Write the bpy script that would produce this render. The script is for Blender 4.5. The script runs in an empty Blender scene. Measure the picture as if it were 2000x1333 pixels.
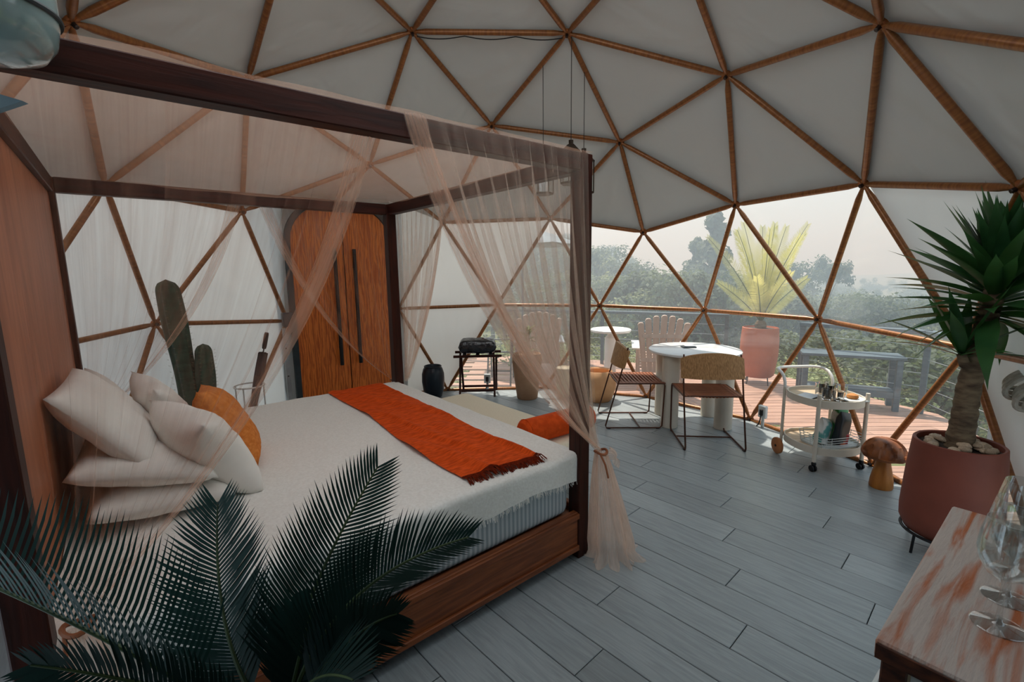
import bpy, bmesh, math, random
import numpy as np
from mathutils import Vector as Vec, Matrix as Mat, noise as mnoise

# ------------------------------------------------------------------ camera, sky, sun, exposure
scn = bpy.context.scene
COL = scn.collection
CAM = Vec((1.01711, -2.87529, 1.54505))
RX = Vec((0.956596, 0.291108, -0.013429)); RD = Vec((0.031203, -0.148132, -0.988475)); RF = Vec((-0.289742, 0.945152, -0.150785))
FPX = 910.82
cd = bpy.data.cameras.new('camera'); cam = bpy.data.objects.new('camera', cd); COL.objects.link(cam)
cd.sensor_fit = 'HORIZONTAL'; cd.sensor_width = 36.0; cd.lens = FPX * 36.0 / 2000.0; cd.clip_start = 0.02; cd.clip_end = 5000
cam.matrix_world = Mat(((RX.x, -RD.x, -RF.x, CAM.x), (RX.y, -RD.y, -RF.y, CAM.y), (RX.z, -RD.z, -RF.z, CAM.z), (0, 0, 0, 1)))
scn.camera = cam
scn.view_settings.view_transform = 'Standard'; scn.view_settings.look = 'None'; scn.view_settings.gamma = 1.0
scn.view_settings.use_curve_mapping = False
scn.view_settings.exposure = 1.12
scn.cycles.transparent_max_bounces = 48
scn.cycles.max_bounces = 7; scn.cycles.adaptive_threshold = 0.02
scn.cycles.caustics_reflective = False; scn.cycles.caustics_refractive = False

wd = bpy.data.worlds.new('hazy_sky'); scn.world = wd; wd.use_nodes = True
wn = wd.node_tree.nodes; wn.clear()
wo = wn.new('ShaderNodeOutputWorld'); wb = wn.new('ShaderNodeBackground')
wb.inputs['Color'].default_value = (0.70, 0.86, 1.0, 1); wb.inputs['Strength'].default_value = 0.58
wd.node_tree.links.new(wb.outputs[0], wo.inputs[0])

sd = bpy.data.lights.new('sun', 'SUN'); sun = bpy.data.objects.new('sun', sd); COL.objects.link(sun)
sd.energy = 3.5; sd.color = (1.0, 0.93, 0.85); sd.angle = math.radians(1.2)
SUN_AZ, SUN_EL = math.radians(128), math.radians(66)
sdir = Vec((math.cos(SUN_AZ) * math.cos(SUN_EL), math.sin(SUN_AZ) * math.cos(SUN_EL), math.sin(SUN_EL)))
sun.rotation_euler = sdir.to_track_quat('Z', 'Y').to_euler()
sun.location = sdir * 20

# ------------------------------------------------------------------ helpers
rnd = random.Random(7)
PI = math.pi
def pt(x, y, d):
    """point at distance d along the camera's axis behind photo position x, y"""
    return CAM + (RX * ((x - 1000) / FPX) + RD * ((y - 666.5) / FPX) + RF) * d
def c(h):
    h = h.lstrip('#'); v = [int(h[i:i + 2], 16) / 255 for i in (0, 2, 4)]
    return tuple(((x + 0.055) / 1.055) ** 2.4 if x > 0.04045 else x / 12.92 for x in v)

def nmat(name):
    m = bpy.data.materials.new(name); m.use_nodes = True
    t = m.node_tree; t.nodes.clear()
    return m, t, t.nodes.new('ShaderNodeOutputMaterial')
def mat(name, c1, c2=None, rough=0.5, metal=0.0, scale=(1, 1, 1), ns=6.0, detail=4.0, bump=0.0, bs=None, rand=0.0, spec=0.4,
        lo=0.35, hi=0.65, dist=0.0, wave=None, coat=0.0, glow=None):
    m, t, out = nmat(name); N = t.nodes; L = t.links
    b = N.new('ShaderNodeBsdfPrincipled'); L.new(b.outputs[0], out.inputs[0])
    b.inputs['Roughness'].default_value = rough; b.inputs['Metallic'].default_value = metal
    b.inputs['Specular IOR Level'].default_value = spec; b.inputs['Coat Weight'].default_value = coat
    c2 = c2 or tuple(x * 0.82 for x in c1)
    tc = N.new('ShaderNodeTexCoord'); mp = N.new('ShaderNodeMapping'); mp.inputs['Scale'].default_value = scale
    L.new(tc.outputs['Object'], mp.inputs[0])
    if wave:
        nz = N.new('ShaderNodeTexWave'); nz.inputs['Scale'].default_value = ns; nz.inputs['Distortion'].default_value = wave[0]
        nz.inputs['Detail'].default_value = detail; nz.inputs['Detail Scale'].default_value = wave[1]
        nz.bands_direction = wave[2] if len(wave) > 2 else 'X'
    else:
        nz = N.new('ShaderNodeTexNoise'); nz.inputs['Scale'].default_value = ns; nz.inputs['Detail'].default_value = detail
        nz.inputs['Distortion'].default_value = dist
    L.new(mp.outputs[0], nz.inputs['Vector'])
    cr = N.new('ShaderNodeValToRGB'); cr.color_ramp.elements[0].position = lo; cr.color_ramp.elements[1].position = hi
    cr.color_ramp.elements[0].color = (*c1, 1); cr.color_ramp.elements[1].color = (*c2, 1)
    L.new(nz.outputs['Fac'], cr.inputs[0])
    src = cr.outputs[0]
    if rand:
        oi = N.new('ShaderNodeObjectInfo'); mr = N.new('ShaderNodeMapRange')
        mr.inputs['To Min'].default_value = 1 - rand; mr.inputs['To Max'].default_value = 1 + rand
        L.new(oi.outputs['Random'], mr.inputs['Value'])
        hs = N.new('ShaderNodeHueSaturation'); L.new(mr.outputs[0], hs.inputs['Value']); L.new(src, hs.inputs['Color']); src = hs.outputs[0]
    L.new(src, b.inputs['Base Color'])
    if bump:
        bp = N.new('ShaderNodeBump'); bp.inputs['Strength'].default_value = bump; bp.inputs['Distance'].default_value = 0.02
        if bs:
            n2 = N.new('ShaderNodeTexNoise'); n2.inputs['Scale'].default_value = bs; n2.inputs['Detail'].default_value = 3
            L.new(mp.outputs[0], n2.inputs['Vector']); L.new(n2.outputs['Fac'], bp.inputs['Height'])
        else: L.new(nz.outputs['Fac'], bp.inputs['Height'])
        L.new(bp.outputs[0], b.inputs['Normal'])
    return m

class G:
    """collects geometry; obj() links it as one mesh object"""
    def __init__(s): s.v = []; s.f = []; s.uv = None
    def add(s, V, F, M=None):
        o = len(s.v)
        s.v += [tuple(M @ Vec(p)) if M is not None else tuple(p) for p in V]
        s.f += [tuple(i + o for i in f) for f in F]; return s
    def box(s, cx, cy, cz, sx, sy, sz, bev=0.004, M=None):
        h = (sx / 2, sy / 2, sz / 2); b = min(bev, min(h) * 0.45)
        V = []; I = {}
        for ix in (-1, 1):
            for iy in (-1, 1):
                for iz in (-1, 1):
                    sg = (ix, iy, iz)
                    for a in range(3):
                        p = [sg[k] * (h[k] if k == a else h[k] - b) for k in range(3)]
                        I[sg, a] = len(V); V.append((cx + p[0], cy + p[1], cz + p[2]))
        F = []
        for a in range(3):
            u, w = [(1, 2), (2, 0), (0, 1)][a]
            for sg in (-1, 1):
                q = []
                for (i, j) in ((-1, -1), (1, -1), (1, 1), (-1, 1)):
                    k = [0, 0, 0]; k[a] = sg; k[u] = i; k[w] = j; q.append(I[tuple(k), a])
                F.append(tuple(q if sg > 0 else q[::-1]))
            for i in (-1, 1):
                for j in (-1, 1):
                    k0 = [0, 0, 0]; k1 = [0, 0, 0]; k0[a] = -1; k1[a] = 1
                    k0[u] = k1[u] = i; k0[w] = k1[w] = j
                    q = [I[tuple(k0), u], I[tuple(k1), u], I[tuple(k1), w], I[tuple(k0), w]]
                    F.append(tuple(q if i * j < 0 else q[::-1]))
        for sg in [(i, j, k) for i in (-1, 1) for j in (-1, 1) for k in (-1, 1)]:
            q = [I[sg, 0], I[sg, 1], I[sg, 2]]
            F.append(tuple(q if sg[0] * sg[1] * sg[2] > 0 else q[::-1]))
        return s.add(V, F, M)
    def tube(s, P, r, n=8, cap=True, M=None, closed=False, flat=1.0):
        P = [Vec(p) for p in P]; m = len(P); rs = r if isinstance(r, (list, tuple)) else [r] * m
        V = []; F = []; up = None
        for i in range(m):
            if closed: t = P[(i + 1) % m] - P[i - 1]
            else: t = P[min(i + 1, m - 1)] - P[max(i - 1, 0)]
            t = t.normalized() if t.length > 1e-9 else Vec((0, 0, 1))
            if up is None:
                up = Vec((0, 0, 1)) if abs(t.z) < 0.9 else Vec((1, 0, 0))
            x = up.cross(t).normalized(); y = t.cross(x); up = y
            for k in range(n):
                a = 2 * PI * k / n; V.append(P[i] + x * (rs[i] * math.cos(a)) + y * (rs[i] * flat * math.sin(a)))
        for i in range(m if closed else m - 1):
            j = (i + 1) % m
            for k in range(n): F.append((i * n + k, i * n + (k + 1) % n, j * n + (k + 1) % n, j * n + k))
        if cap and not closed:
            F.append(tuple(range(n))[::-1]); F.append(tuple((m - 1) * n + k for k in range(n)))
        return s.add(V, F, M)
    def lathe(s, prof, n=32, M=None, cx=0, cy=0):
        V = []; F = []
        for (r, z) in prof:
            for k in range(n): a = 2 * PI * k / n; V.append((cx + r * math.cos(a), cy + r * math.sin(a), z))
        for i in range(len(prof) - 1):
            for k in range(n): F.append((i * n + k, i * n + (k + 1) % n, (i + 1) * n + (k + 1) % n, (i + 1) * n + k))
        if prof[0][0] > 1e-6: F.append(tuple(range(n))[::-1])
        if prof[-1][0] > 1e-6: F.append(tuple((len(prof) - 1) * n + k for k in range(n)))
        return s.add(V, F, M)
    def grid(s, fn, nu, nv, M=None, wrap=False):
        V = [fn(i / (nu - 1), j / (nv - 1)) for j in range(nv) for i in range(nu)]
        F = [(j * nu + i, j * nu + i + 1, (j + 1) * nu + i + 1, (j + 1) * nu + i) for j in range(nv - 1) for i in range(nu - 1)]
        if s.uv is None: s.uv = [None] * len(s.v)
        s.uv += [(i / (nu - 1), j / (nv - 1)) for j in range(nv) for i in range(nu)]
        return s.add(V, F, M)
    def mesh(s, name, m, smooth=False, ang=0.7):
        me = bpy.data.meshes.new(name); me.from_pydata(s.v, [], s.f)
        if m: me.materials.append(m)
        if s.uv is not None and len(s.uv) == len(s.v):
            ul = me.uv_layers.new(name='UVMap')
            for l in me.loops:
                q = s.uv[l.vertex_index]
                if q: ul.data[l.index].uv = q
        me.update()
        if smooth:
            me.polygons.foreach_set('use_smooth', [True] * len(me.polygons))
            me.set_sharp_from_angle(angle=ang)
        return me
    def obj(s, name, m, parent=None, smooth=False, loc=None, rot=None, ang=0.7):
        return inst(name, s.mesh(name, m, smooth, ang), parent, loc, rot)
def inst(name, me, parent=None, loc=None, rot=None, scale=None):
    o = bpy.data.objects.new(name, me); COL.objects.link(o)
    if parent is not None: o.parent = parent
    if loc is not None: o.location = loc
    if rot is not None: o.rotation_euler = rot
    if scale is not None: o.scale = scale
    return o
def tag(o, label, cat, group=None, kind=None):
    o['label'] = label; o['category'] = cat
    if group: o['group'] = group
    if kind: o['kind'] = kind
    return o
def thing(name, label, cat, loc=(0, 0, 0), rz=0.0, group=None, kind=None):
    o = bpy.data.objects.new(name, None); COL.objects.link(o); o.empty_display_size = 0.1
    o.location = loc; o.rotation_euler = (0, 0, rz)
    return tag(o, label, cat, group, kind)
def bez(a, b, d, t): return a * ((1 - t) ** 2) + b * (2 * t * (1 - t)) + d * (t * t)
def lerp(a, b, t): return a + (b - a) * t
def T(x=0, y=0, z=0): return Mat.Translation((x, y, z))
def Rz(a): return Mat.Rotation(a, 4, 'Z')
def align(a, b):
    """matrix that takes the z axis onto a->b, origin at a"""
    d = Vec(b) - Vec(a); q = d.to_track_quat('Z', 'Y'); return Mat.Translation(a) @ q.to_matrix().to_4x4()

# ------------------------------------------------------------------ materials
M = {}
def translucent_fabric(name, col, tcol, fac, wr=0.35, stretch=(1, 1, 1), ns=3.0, rough=0.45):
    m, t, out = nmat(name); N = t.nodes; L = t.links
    b = N.new('ShaderNodeBsdfPrincipled'); b.inputs['Base Color'].default_value = (*col, 1); b.inputs['Roughness'].default_value = rough
    b.inputs['Specular IOR Level'].default_value = 0.25
    tr = N.new('ShaderNodeBsdfTranslucent'); tr.inputs['Color'].default_value = (*tcol, 1)
    mx = N.new('ShaderNodeMixShader'); mx.inputs[0].default_value = fac
    L.new(b.outputs[0], mx.inputs[1]); L.new(tr.outputs[0], mx.inputs[2]); L.new(mx.outputs[0], out.inputs[0])
    tc = N.new('ShaderNodeTexCoord'); mp = N.new('ShaderNodeMapping'); mp.inputs['Scale'].default_value = stretch
    nz = N.new('ShaderNodeTexNoise'); nz.inputs['Scale'].default_value = ns; nz.inputs['Detail'].default_value = 2; nz.inputs['Distortion'].default_value = 0.6
    bp = N.new('ShaderNodeBump'); bp.inputs['Strength'].default_value = wr; bp.inputs['Distance'].default_value = 0.05
    L.new(tc.outputs['Object'], mp.inputs[0]); L.new(mp.outputs[0], nz.inputs['Vector']); L.new(nz.outputs['Fac'], bp.inputs['Height'])
    L.new(bp.outputs[0], b.inputs['Normal'])
    return m
M['membrane'] = translucent_fabric('dome_membrane', (0.58, 0.60, 0.58), (0.74, 0.78, 0.76), 0.006, 0.7, (1.0, 1.0, 0.35), 2.6, 0.38)  # upper fabric's colour darkened to offset bounce light from the added panels
M['membrane_wall'] = translucent_fabric('translucent_wall_membrane', (0.80, 0.82, 0.80), (0.88, 0.89, 0.87), 0.15, 0.7, (1.0, 1.0, 0.35), 2.6, 0.38)  # lower fabric paler and more translucent than above, so walls look brighter

def pane_mat():
    m, t, out = nmat('clear_film'); N = t.nodes; L = t.links
    tp = N.new('ShaderNodeBsdfTransparent'); tp.inputs[0].default_value = (0.93, 0.96, 0.96, 1)
    tl = N.new('ShaderNodeBsdfTranslucent'); tl.inputs[0].default_value = (0.92, 0.95, 0.96, 1)
    gl = N.new('ShaderNodeBsdfGlossy'); gl.inputs['Roughness'].default_value = 0.06
    m1 = N.new('ShaderNodeMixShader'); m1.inputs[0].default_value = 0.10
    m2 = N.new('ShaderNodeMixShader'); m2.inputs[0].default_value = 0.045
    L.new(tp.outputs[0], m1.inputs[1]); L.new(tl.outputs[0], m1.inputs[2]); L.new(m1.outputs[0], m2.inputs[1]); L.new(gl.outputs[0], m2.inputs[2])
    L.new(m2.outputs[0], out.inputs[0]); return m
M['film'] = pane_mat()
M['frosted'] = translucent_fabric('added_skylight_film', (0.9, 0.9, 0.9), (0.97, 0.98, 0.99), 0.85, 0.1)  # film for the added crown panels that light the room
def net_mat(name, col, lo, hi, sx, sy):
    m, t, out = nmat(name); N = t.nodes; L = t.links
    tp = N.new('ShaderNodeBsdfTransparent')
    df = N.new('ShaderNodeBsdfDiffuse'); df.inputs[0].default_value = (*col, 1)
    tl = N.new('ShaderNodeBsdfTranslucent'); tl.inputs[0].default_value = (*col, 1)
    a = N.new('ShaderNodeMixShader'); a.inputs[0].default_value = 0.55
    b = N.new('ShaderNodeMixShader')
    L.new(df.outputs[0], a.inputs[1]); L.new(tl.outputs[0], a.inputs[2]); L.new(tp.outputs[0], b.inputs[1]); L.new(a.outputs[0], b.inputs[2])
    uv = N.new('ShaderNodeUVMap'); mp = N.new('ShaderNodeMapping'); mp.inputs['Scale'].default_value = (sx, sy, 1)
    nz = N.new('ShaderNodeTexNoise'); nz.inputs['Scale'].default_value = 1; nz.inputs['Detail'].default_value = 5; nz.inputs['Roughness'].default_value = 0.65
    mr = N.new('ShaderNodeMapRange'); mr.inputs['From Min'].default_value = 0.36; mr.inputs['From Max'].default_value = 0.72
    mr.inputs['To Min'].default_value = lo; mr.inputs['To Max'].default_value = hi
    L.new(uv.outputs[0], mp.inputs[0]); L.new(mp.outputs[0], nz.inputs['Vector']); L.new(nz.outputs['Fac'], mr.inputs['Value']); L.new(mr.outputs[0], b.inputs[0])
    L.new(b.outputs[0], out.inputs[0]); return m
PEACH = (0.90, 0.53, 0.37)
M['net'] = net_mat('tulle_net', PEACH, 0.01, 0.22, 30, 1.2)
M['net_lit'] = net_mat('tulle_net_backlit', (0.96, 0.78, 0.65), 0.11, 0.36, 22, 1.0)  # same tulle, colour lightened to stand in for window backlight
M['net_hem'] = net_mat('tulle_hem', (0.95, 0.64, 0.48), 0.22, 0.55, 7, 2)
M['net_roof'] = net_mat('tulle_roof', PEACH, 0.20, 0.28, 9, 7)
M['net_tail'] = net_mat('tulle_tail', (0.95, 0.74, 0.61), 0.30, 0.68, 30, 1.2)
def glass_mat(name, col=(1, 1, 1), rough=0.0):
    m, t, out = nmat(name); N = t.nodes; L = t.links
    g = N.new('ShaderNodeBsdfGlass'); g.inputs['Color'].default_value = (*col, 1); g.inputs['Roughness'].default_value = rough; g.inputs['IOR'].default_value = 1.45
    L.new(g.outputs[0], out.inputs[0]); return m
def thin_glass(name, col, gloss, tint=(0.95, 0.97, 0.97)):
    m, t, out = nmat(name); N = t.nodes; L = t.links
    tp = N.new('ShaderNodeBsdfTransparent'); tp.inputs[0].default_value = (*tint, 1)
    gl = N.new('ShaderNodeBsdfGlossy'); gl.inputs['Roughness'].default_value = 0.04; gl.inputs[0].default_value = (*col, 1)
    lw = N.new('ShaderNodeLayerWeight'); lw.inputs[0].default_value = 0.25
    pw = N.new('ShaderNodeMath'); pw.operation = 'POWER'; pw.inputs[1].default_value = 1.6; L.new(lw.outputs['Facing'], pw.inputs[0])
    mr = N.new('ShaderNodeMapRange'); mr.inputs['To Min'].default_value = 0.09; mr.inputs['To Max'].default_value = gloss; L.new(pw.outputs[0], mr.inputs['Value'])
    mx = N.new('ShaderNodeMixShader'); L.new(mr.outputs[0], mx.inputs[0]); L.new(tp.outputs[0], mx.inputs[1]); L.new(gl.outputs[0], mx.inputs[2])
    L.new(mx.outputs[0], out.inputs[0]); return m
M['glass'] = thin_glass('drinking_glass', (1, 1, 1), 0.85, (0.90, 0.93, 0.94))
M['tumbler'] = glass_mat('tumbler_glass')
M['wineglass'] = thin_glass('wine_glass', (1, 1, 1), 0.85, (0.93, 0.95, 0.95))
M['strut'] = mat('copper_strut', c('#9c6535'), c('#7c4b27'), rough=0.33, metal=0.25, scale=(3, 3, 30), ns=2, spec=0.5)
M['hub'] = mat('copper_hub', c('#a2602f'), c('#7a4322'), rough=0.4, metal=0.45, ns=14)
M['bolt'] = mat('dark_bolt', (0.05, 0.035, 0.03), rough=0.4, metal=0.7)
M['plank'] = mat('slate_oak_plank', c('#9aa2a4'), c('#838b8d'), rough=0.36, scale=(2.2, 26, 1), ns=2.4, detail=7, dist=0.9, rand=0.13, bump=0.06, spec=0.6, lo=0.3, hi=0.72)
M['sub'] = mat('subfloor', (0.012, 0.014, 0.016), rough=0.9)
M['deck'] = mat('deck_board', c('#b8917c'), c('#987564'), rough=0.6, scale=(1.2, 18, 1), ns=2, detail=6, rand=0.12, bump=0.1)
M['dark_wood'] = mat('dark_red_wood', c('#40190e'), c('#280f08'), spec=0.25, rough=0.5, scale=(2.0, 24, 24), ns=2.0, detail=6, dist=0.6, bump=0.08)
M['rail_wood'] = mat('amber_rail_wood', c('#8f4f28'), c('#6a3519'), rough=0.48, scale=(1.6, 20, 20), ns=2.2, detail=6, dist=0.9, bump=0.06)
M['plywood'] = mat('plywood_panel', c('#b9734f'), c('#995a3c'), rough=0.5, scale=(6, 2.2, 0.7), ns=1.6, detail=7, dist=1.6, lo=0.3, hi=0.7)
M['door'] = mat('oak_door', c('#e37c30'), c('#b9581a'), rough=0.42, scale=(1.0, 1.0, 0.10), ns=11, detail=6, wave=(14.0, 2.2, 'X'), lo=0.15, hi=0.85, bump=0.05)
M['slate_metal'] = mat('slate_metal', c('#3d474b'), c('#31393d'), rough=0.45, metal=0.3, ns=10)
M['black_metal'] = mat('black_metal', (0.012, 0.013, 0.015), (0.02, 0.021, 0.023), rough=0.4, metal=0.4)
M['linen'] = mat('white_linen', c('#f4f2ec'), c('#ebe8e1'), rough=0.85, scale=(60, 60, 60), ns=1.5, bump=0.12, spec=0.1)
M['pillow'] = mat('white_pillow', c('#f2efe9'), c('#e8e5de'), rough=0.85, ns=4, bump=0.10, bs=18, spec=0.1)
M['stripe'] = mat('striped_ticking', c('#c6ccce'), c('#9ea9ae'), rough=0.8, ns=12.0, wave=(0.0, 1.0, 'X'), lo=0.4, hi=0.6, spec=0.1)
M['orange_cloth'] = mat('burnt_orange_cloth', c('#e85a1e'), c('#c04412'), rough=0.85, scale=(16, 60, 16), ns=1.2, detail=5, bump=0.2, spec=0.1)
M['orange_fringe'] = mat('dark_orange_fringe', c('#7c2a10'), c('#541a0b'), rough=0.9, ns=60, spec=0.1)
M['orange_cushion'] = mat('orange_cushion', c('#e08c48'), c('#cb7434'), rough=0.85, scale=(40, 40, 40), ns=1.3, bump=0.2, spec=0.1)
M['bolster'] = mat('bright_orange_bolster', c('#e2571f'), c('#cf4a18'), rough=0.8, ns=30, bump=0.08, spec=0.1)
M['cream'] = mat('cream_upholstery', c('#f0e4cc'), c('#e9dcc3'), rough=0.85, ns=90, bump=0.03, spec=0.1)
M['white_paint'] = mat('white_lacquer', c('#e6e4df'), c('#dcd9d3'), rough=0.35, ns=3)
M['offwhite'] = mat('warm_white_metal', c('#d8d0c2'), c('#cbc2b2'), rough=0.4, ns=3)
M['marble'] = mat('white_marble', c('#eceeee'), c('#c9ced0'), rough=0.2, ns=3, detail=8, dist=2.5, lo=0.55, hi=0.75)
M['wicker_wood'] = mat('cane_backrest', c('#ba8b5a'), c('#8d653c'), rough=0.6, scale=(140, 140, 3), ns=1.2, bump=0.25)
M['leather'] = mat('tan_leather_strap', c('#a0603c'), c('#83492b'), rough=0.55, ns=8)
M['chair_frame'] = mat('brown_chair_wire', c('#5a3626'), c('#472a1e'), rough=0.4, metal=0.5)
M['terracotta'] = mat('terracotta', c('#854636'), c('#72392b'), rough=0.62, ns=3, detail=6, bump=0.04, bs=40)
M['terracotta_light'] = mat('pink_terracotta', c('#b9694b'), c('#a3573c'), rough=0.65, ns=3, detail=6)
M['beige_pot'] = mat('beige_clay', c('#b08a6c'), c('#9c775b'), rough=0.7, ns=4)
M['orange_pot'] = mat('pale_orange_clay', c('#d7a578'), c('#c08c60'), rough=0.7, ns=4)
M['soil'] = mat('soil', (0.035, 0.024, 0.017), (0.07, 0.05, 0.035), rough=0.95, ns=30, bump=0.5)
M['navy'] = mat('navy_ceramic', c('#1b2630'), c('#121a22'), rough=0.35, ns=5)
M['stone'] = mat('river_stone', c('#c9b296'), c('#a58d78'), rough=0.55, ns=6, rand=0.35)
M['mush_cap'] = mat('mushroom_cap_wood', c('#9c5c30'), c('#5b2d14'), rough=0.45, ns=5, detail=6, dist=1.5, bump=0.2)
M['mush_stem'] = mat('mushroom_stem_wood', c('#b0702f'), c('#8c521f'), rough=0.4, scale=(9, 9, 1.5), ns=2, detail=5)
M['wheel_wood'] = mat('beech_wheel', c('#c07f50'), c('#a5683d'), rough=0.5, ns=7)
M['tray_wood'] = mat('birch_tray', c('#cdb79a'), c('#b9a184'), rough=0.5, scale=(2, 20, 2), ns=2)
M['trunk'] = mat('yucca_trunk', c('#7d6a52'), c('#4b3a2b'), rough=0.85, scale=(4, 4, 12), ns=3, detail=6, bump=0.8)
def leaf_mat(name, c1, c2, tr, fac, rough=0.4, rand=0.18):
    m = mat(name, c1, c2, rough=rough, ns=2.5, rand=rand, spec=0.3); t = m.node_tree; N = t.nodes; L = t.links
    out = [n for n in N if n.type == 'OUTPUT_MATERIAL'][0]; b = [n for n in N if n.type == 'BSDF_PRINCIPLED'][0]
    q = N.new('ShaderNodeBsdfTranslucent'); q.inputs[0].default_value = (*tr, 1)
    mx = N.new('ShaderNodeMixShader'); mx.inputs[0].default_value = fac
    L.new(b.outputs[0], mx.inputs[1]); L.new(q.outputs[0], mx.inputs[2]); L.new(mx.outputs[0], out.inputs[0]); return m
M['yucca_leaf'] = leaf_mat('yucca_leaf', c('#39693f'), c('#1f4428'), (0.12, 0.30, 0.06), 0.25, 0.35)
M['cycad_leaf'] = leaf_mat('cycad_leaf', c('#1c3c37'), c('#112926'), (0.03, 0.10, 0.07), 0.10, 0.5)
M['cycad_gold'] = leaf_mat('golden_cycad_leaf', c('#bdb76a'), c('#a3a862'), (0.80, 0.72, 0.24), 0.45, 0.5)
M['rachis'] = mat('frond_stalk', c('#4a5c35'), c('#2f4025'), rough=0.5, ns=9)
M['cactus'] = mat('cactus_skin', c('#2f5040'), c('#203a2d'), rough=0.55, scale=(3, 3, 12), ns=3, bump=0.15)
M['spine'] = mat('cactus_spine', c('#8f8a6e'), rough=0.7)
M['tree_leaf'] = leaf_mat('tree_foliage', c('#66705a'), c('#404b3c'), (0.20, 0.26, 0.10), 0.25, 0.7, 0.30)
M['tree_pale'] = leaf_mat('pale_tree_foliage', c('#8d9468'), c('#63704a'), (0.34, 0.36, 0.16), 0.25, 0.7, 0.25)
M['bark'] = mat('tree_bark', c('#6f655a'), c('#4c443b'), rough=0.9, ns=6)
M['ground'] = mat('hill_ground', c('#6f7448'), c('#4b5636'), rough=0.95, ns=0.12, detail=10, bump=0.4, bs=2)
M['ridge'] = mat('far_ridge', c('#566a58'), c('#3e5244'), rough=1, ns=0.01, detail=8)
M['grey_wood'] = mat('grey_blue_bench', c('#56666e'), c('#414f57'), rough=0.6, scale=(2, 20, 20), ns=2)
M['cable'] = mat('steel_cable', (0.6, 0.62, 0.63), rough=0.35, metal=0.8)
M['adirondack'] = mat('pink_beige_slat', c('#c2a896'), c('#b19684'), rough=0.6, scale=(8, 8, 1), ns=3)
M['parasol'] = mat('grey_parasol_cloth', c('#8d969a'), c('#7f888c'), rough=0.8, ns=5)
M['old_wood'] = mat('weathered_tabletop', c('#b3a69d'), c('#a55a30'), rough=0.55, scale=(1.6, 15, 8), ns=2.2, detail=9, dist=0.8, lo=0.47, hi=0.66, bump=0.25, bs=9)
M['old_edge'] = mat('tabletop_edge', c('#6b3a22'), c('#3a1d12'), rough=0.55, scale=(3, 12, 30), ns=2)
M['bag'] = mat('black_wrapped_bag', c('#2a2a30'), c('#121216'), rough=0.18, ns=9, bump=0.8, bs=14, spec=0.7)
M['plastic_clear'] = thin_glass('clear_plastic', (1, 1, 1), 0.5)
M['cord'] = mat('black_cord', (0.015, 0.014, 0.014), rough=0.6)
M['lantern'] = mat('bronze_lantern', c('#4a3a2c'), c('#2e251d'), rough=0.45, metal=0.5)
M['teal_glass'] = mat('teal_enamel', c('#9ab4b5'), c('#7f9a9c'), rough=0.18, ns=2, coat=0.8, spec=0.6)
M['slate_blue'] = mat('slate_blue_board', c('#7f97a0'), c('#6d858e'), rough=0.4, ns=3)
M['rope'] = mat('white_rope', c('#cfc9bd'), c('#b9b2a5'), rough=0.8, ns=40, bump=0.5)
M['box_grey'] = mat('grey_box_plastic', c('#3a4a52'), c('#303e45'), rough=0.5)
M['white_plastic'] = mat('white_plastic', c('#d5dcdc'), c('#c5cccc'), rough=0.4)
M['paper'] = mat('white_paper', c('#d9dadb'), c('#c6c9cc'), rough=0.8)
M['green_pack'] = mat('green_pack', c('#2f8a4a'), c('#d8dcd6'), rough=0.35, ns=5, lo=0.5, hi=0.55)
M['teal_pack'] = mat('teal_pack', c('#5fa3a0'), c('#dfe3e0'), rough=0.35, ns=6, lo=0.45, hi=0.5)
M['dark_pack'] = mat('dark_pack', c('#20262c'), c('#c65a2c'), rough=0.35, ns=7, lo=0.55, hi=0.6)
M['red_pack'] = mat('red_pack', c('#a8222e'), rough=0.35)
M['bread'] = mat('bread_crust', c('#c98a4f'), c('#a86a35'), rough=0.8, ns=9)
M['umbrella'] = mat('black_umbrella_cloth', (0.012, 0.014, 0.02), (0.02, 0.022, 0.03), rough=0.6)
M['annex'] = mat('annex_board', c('#4b3a30'), c('#3c2e26'), rough=0.7, ns=3)

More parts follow.
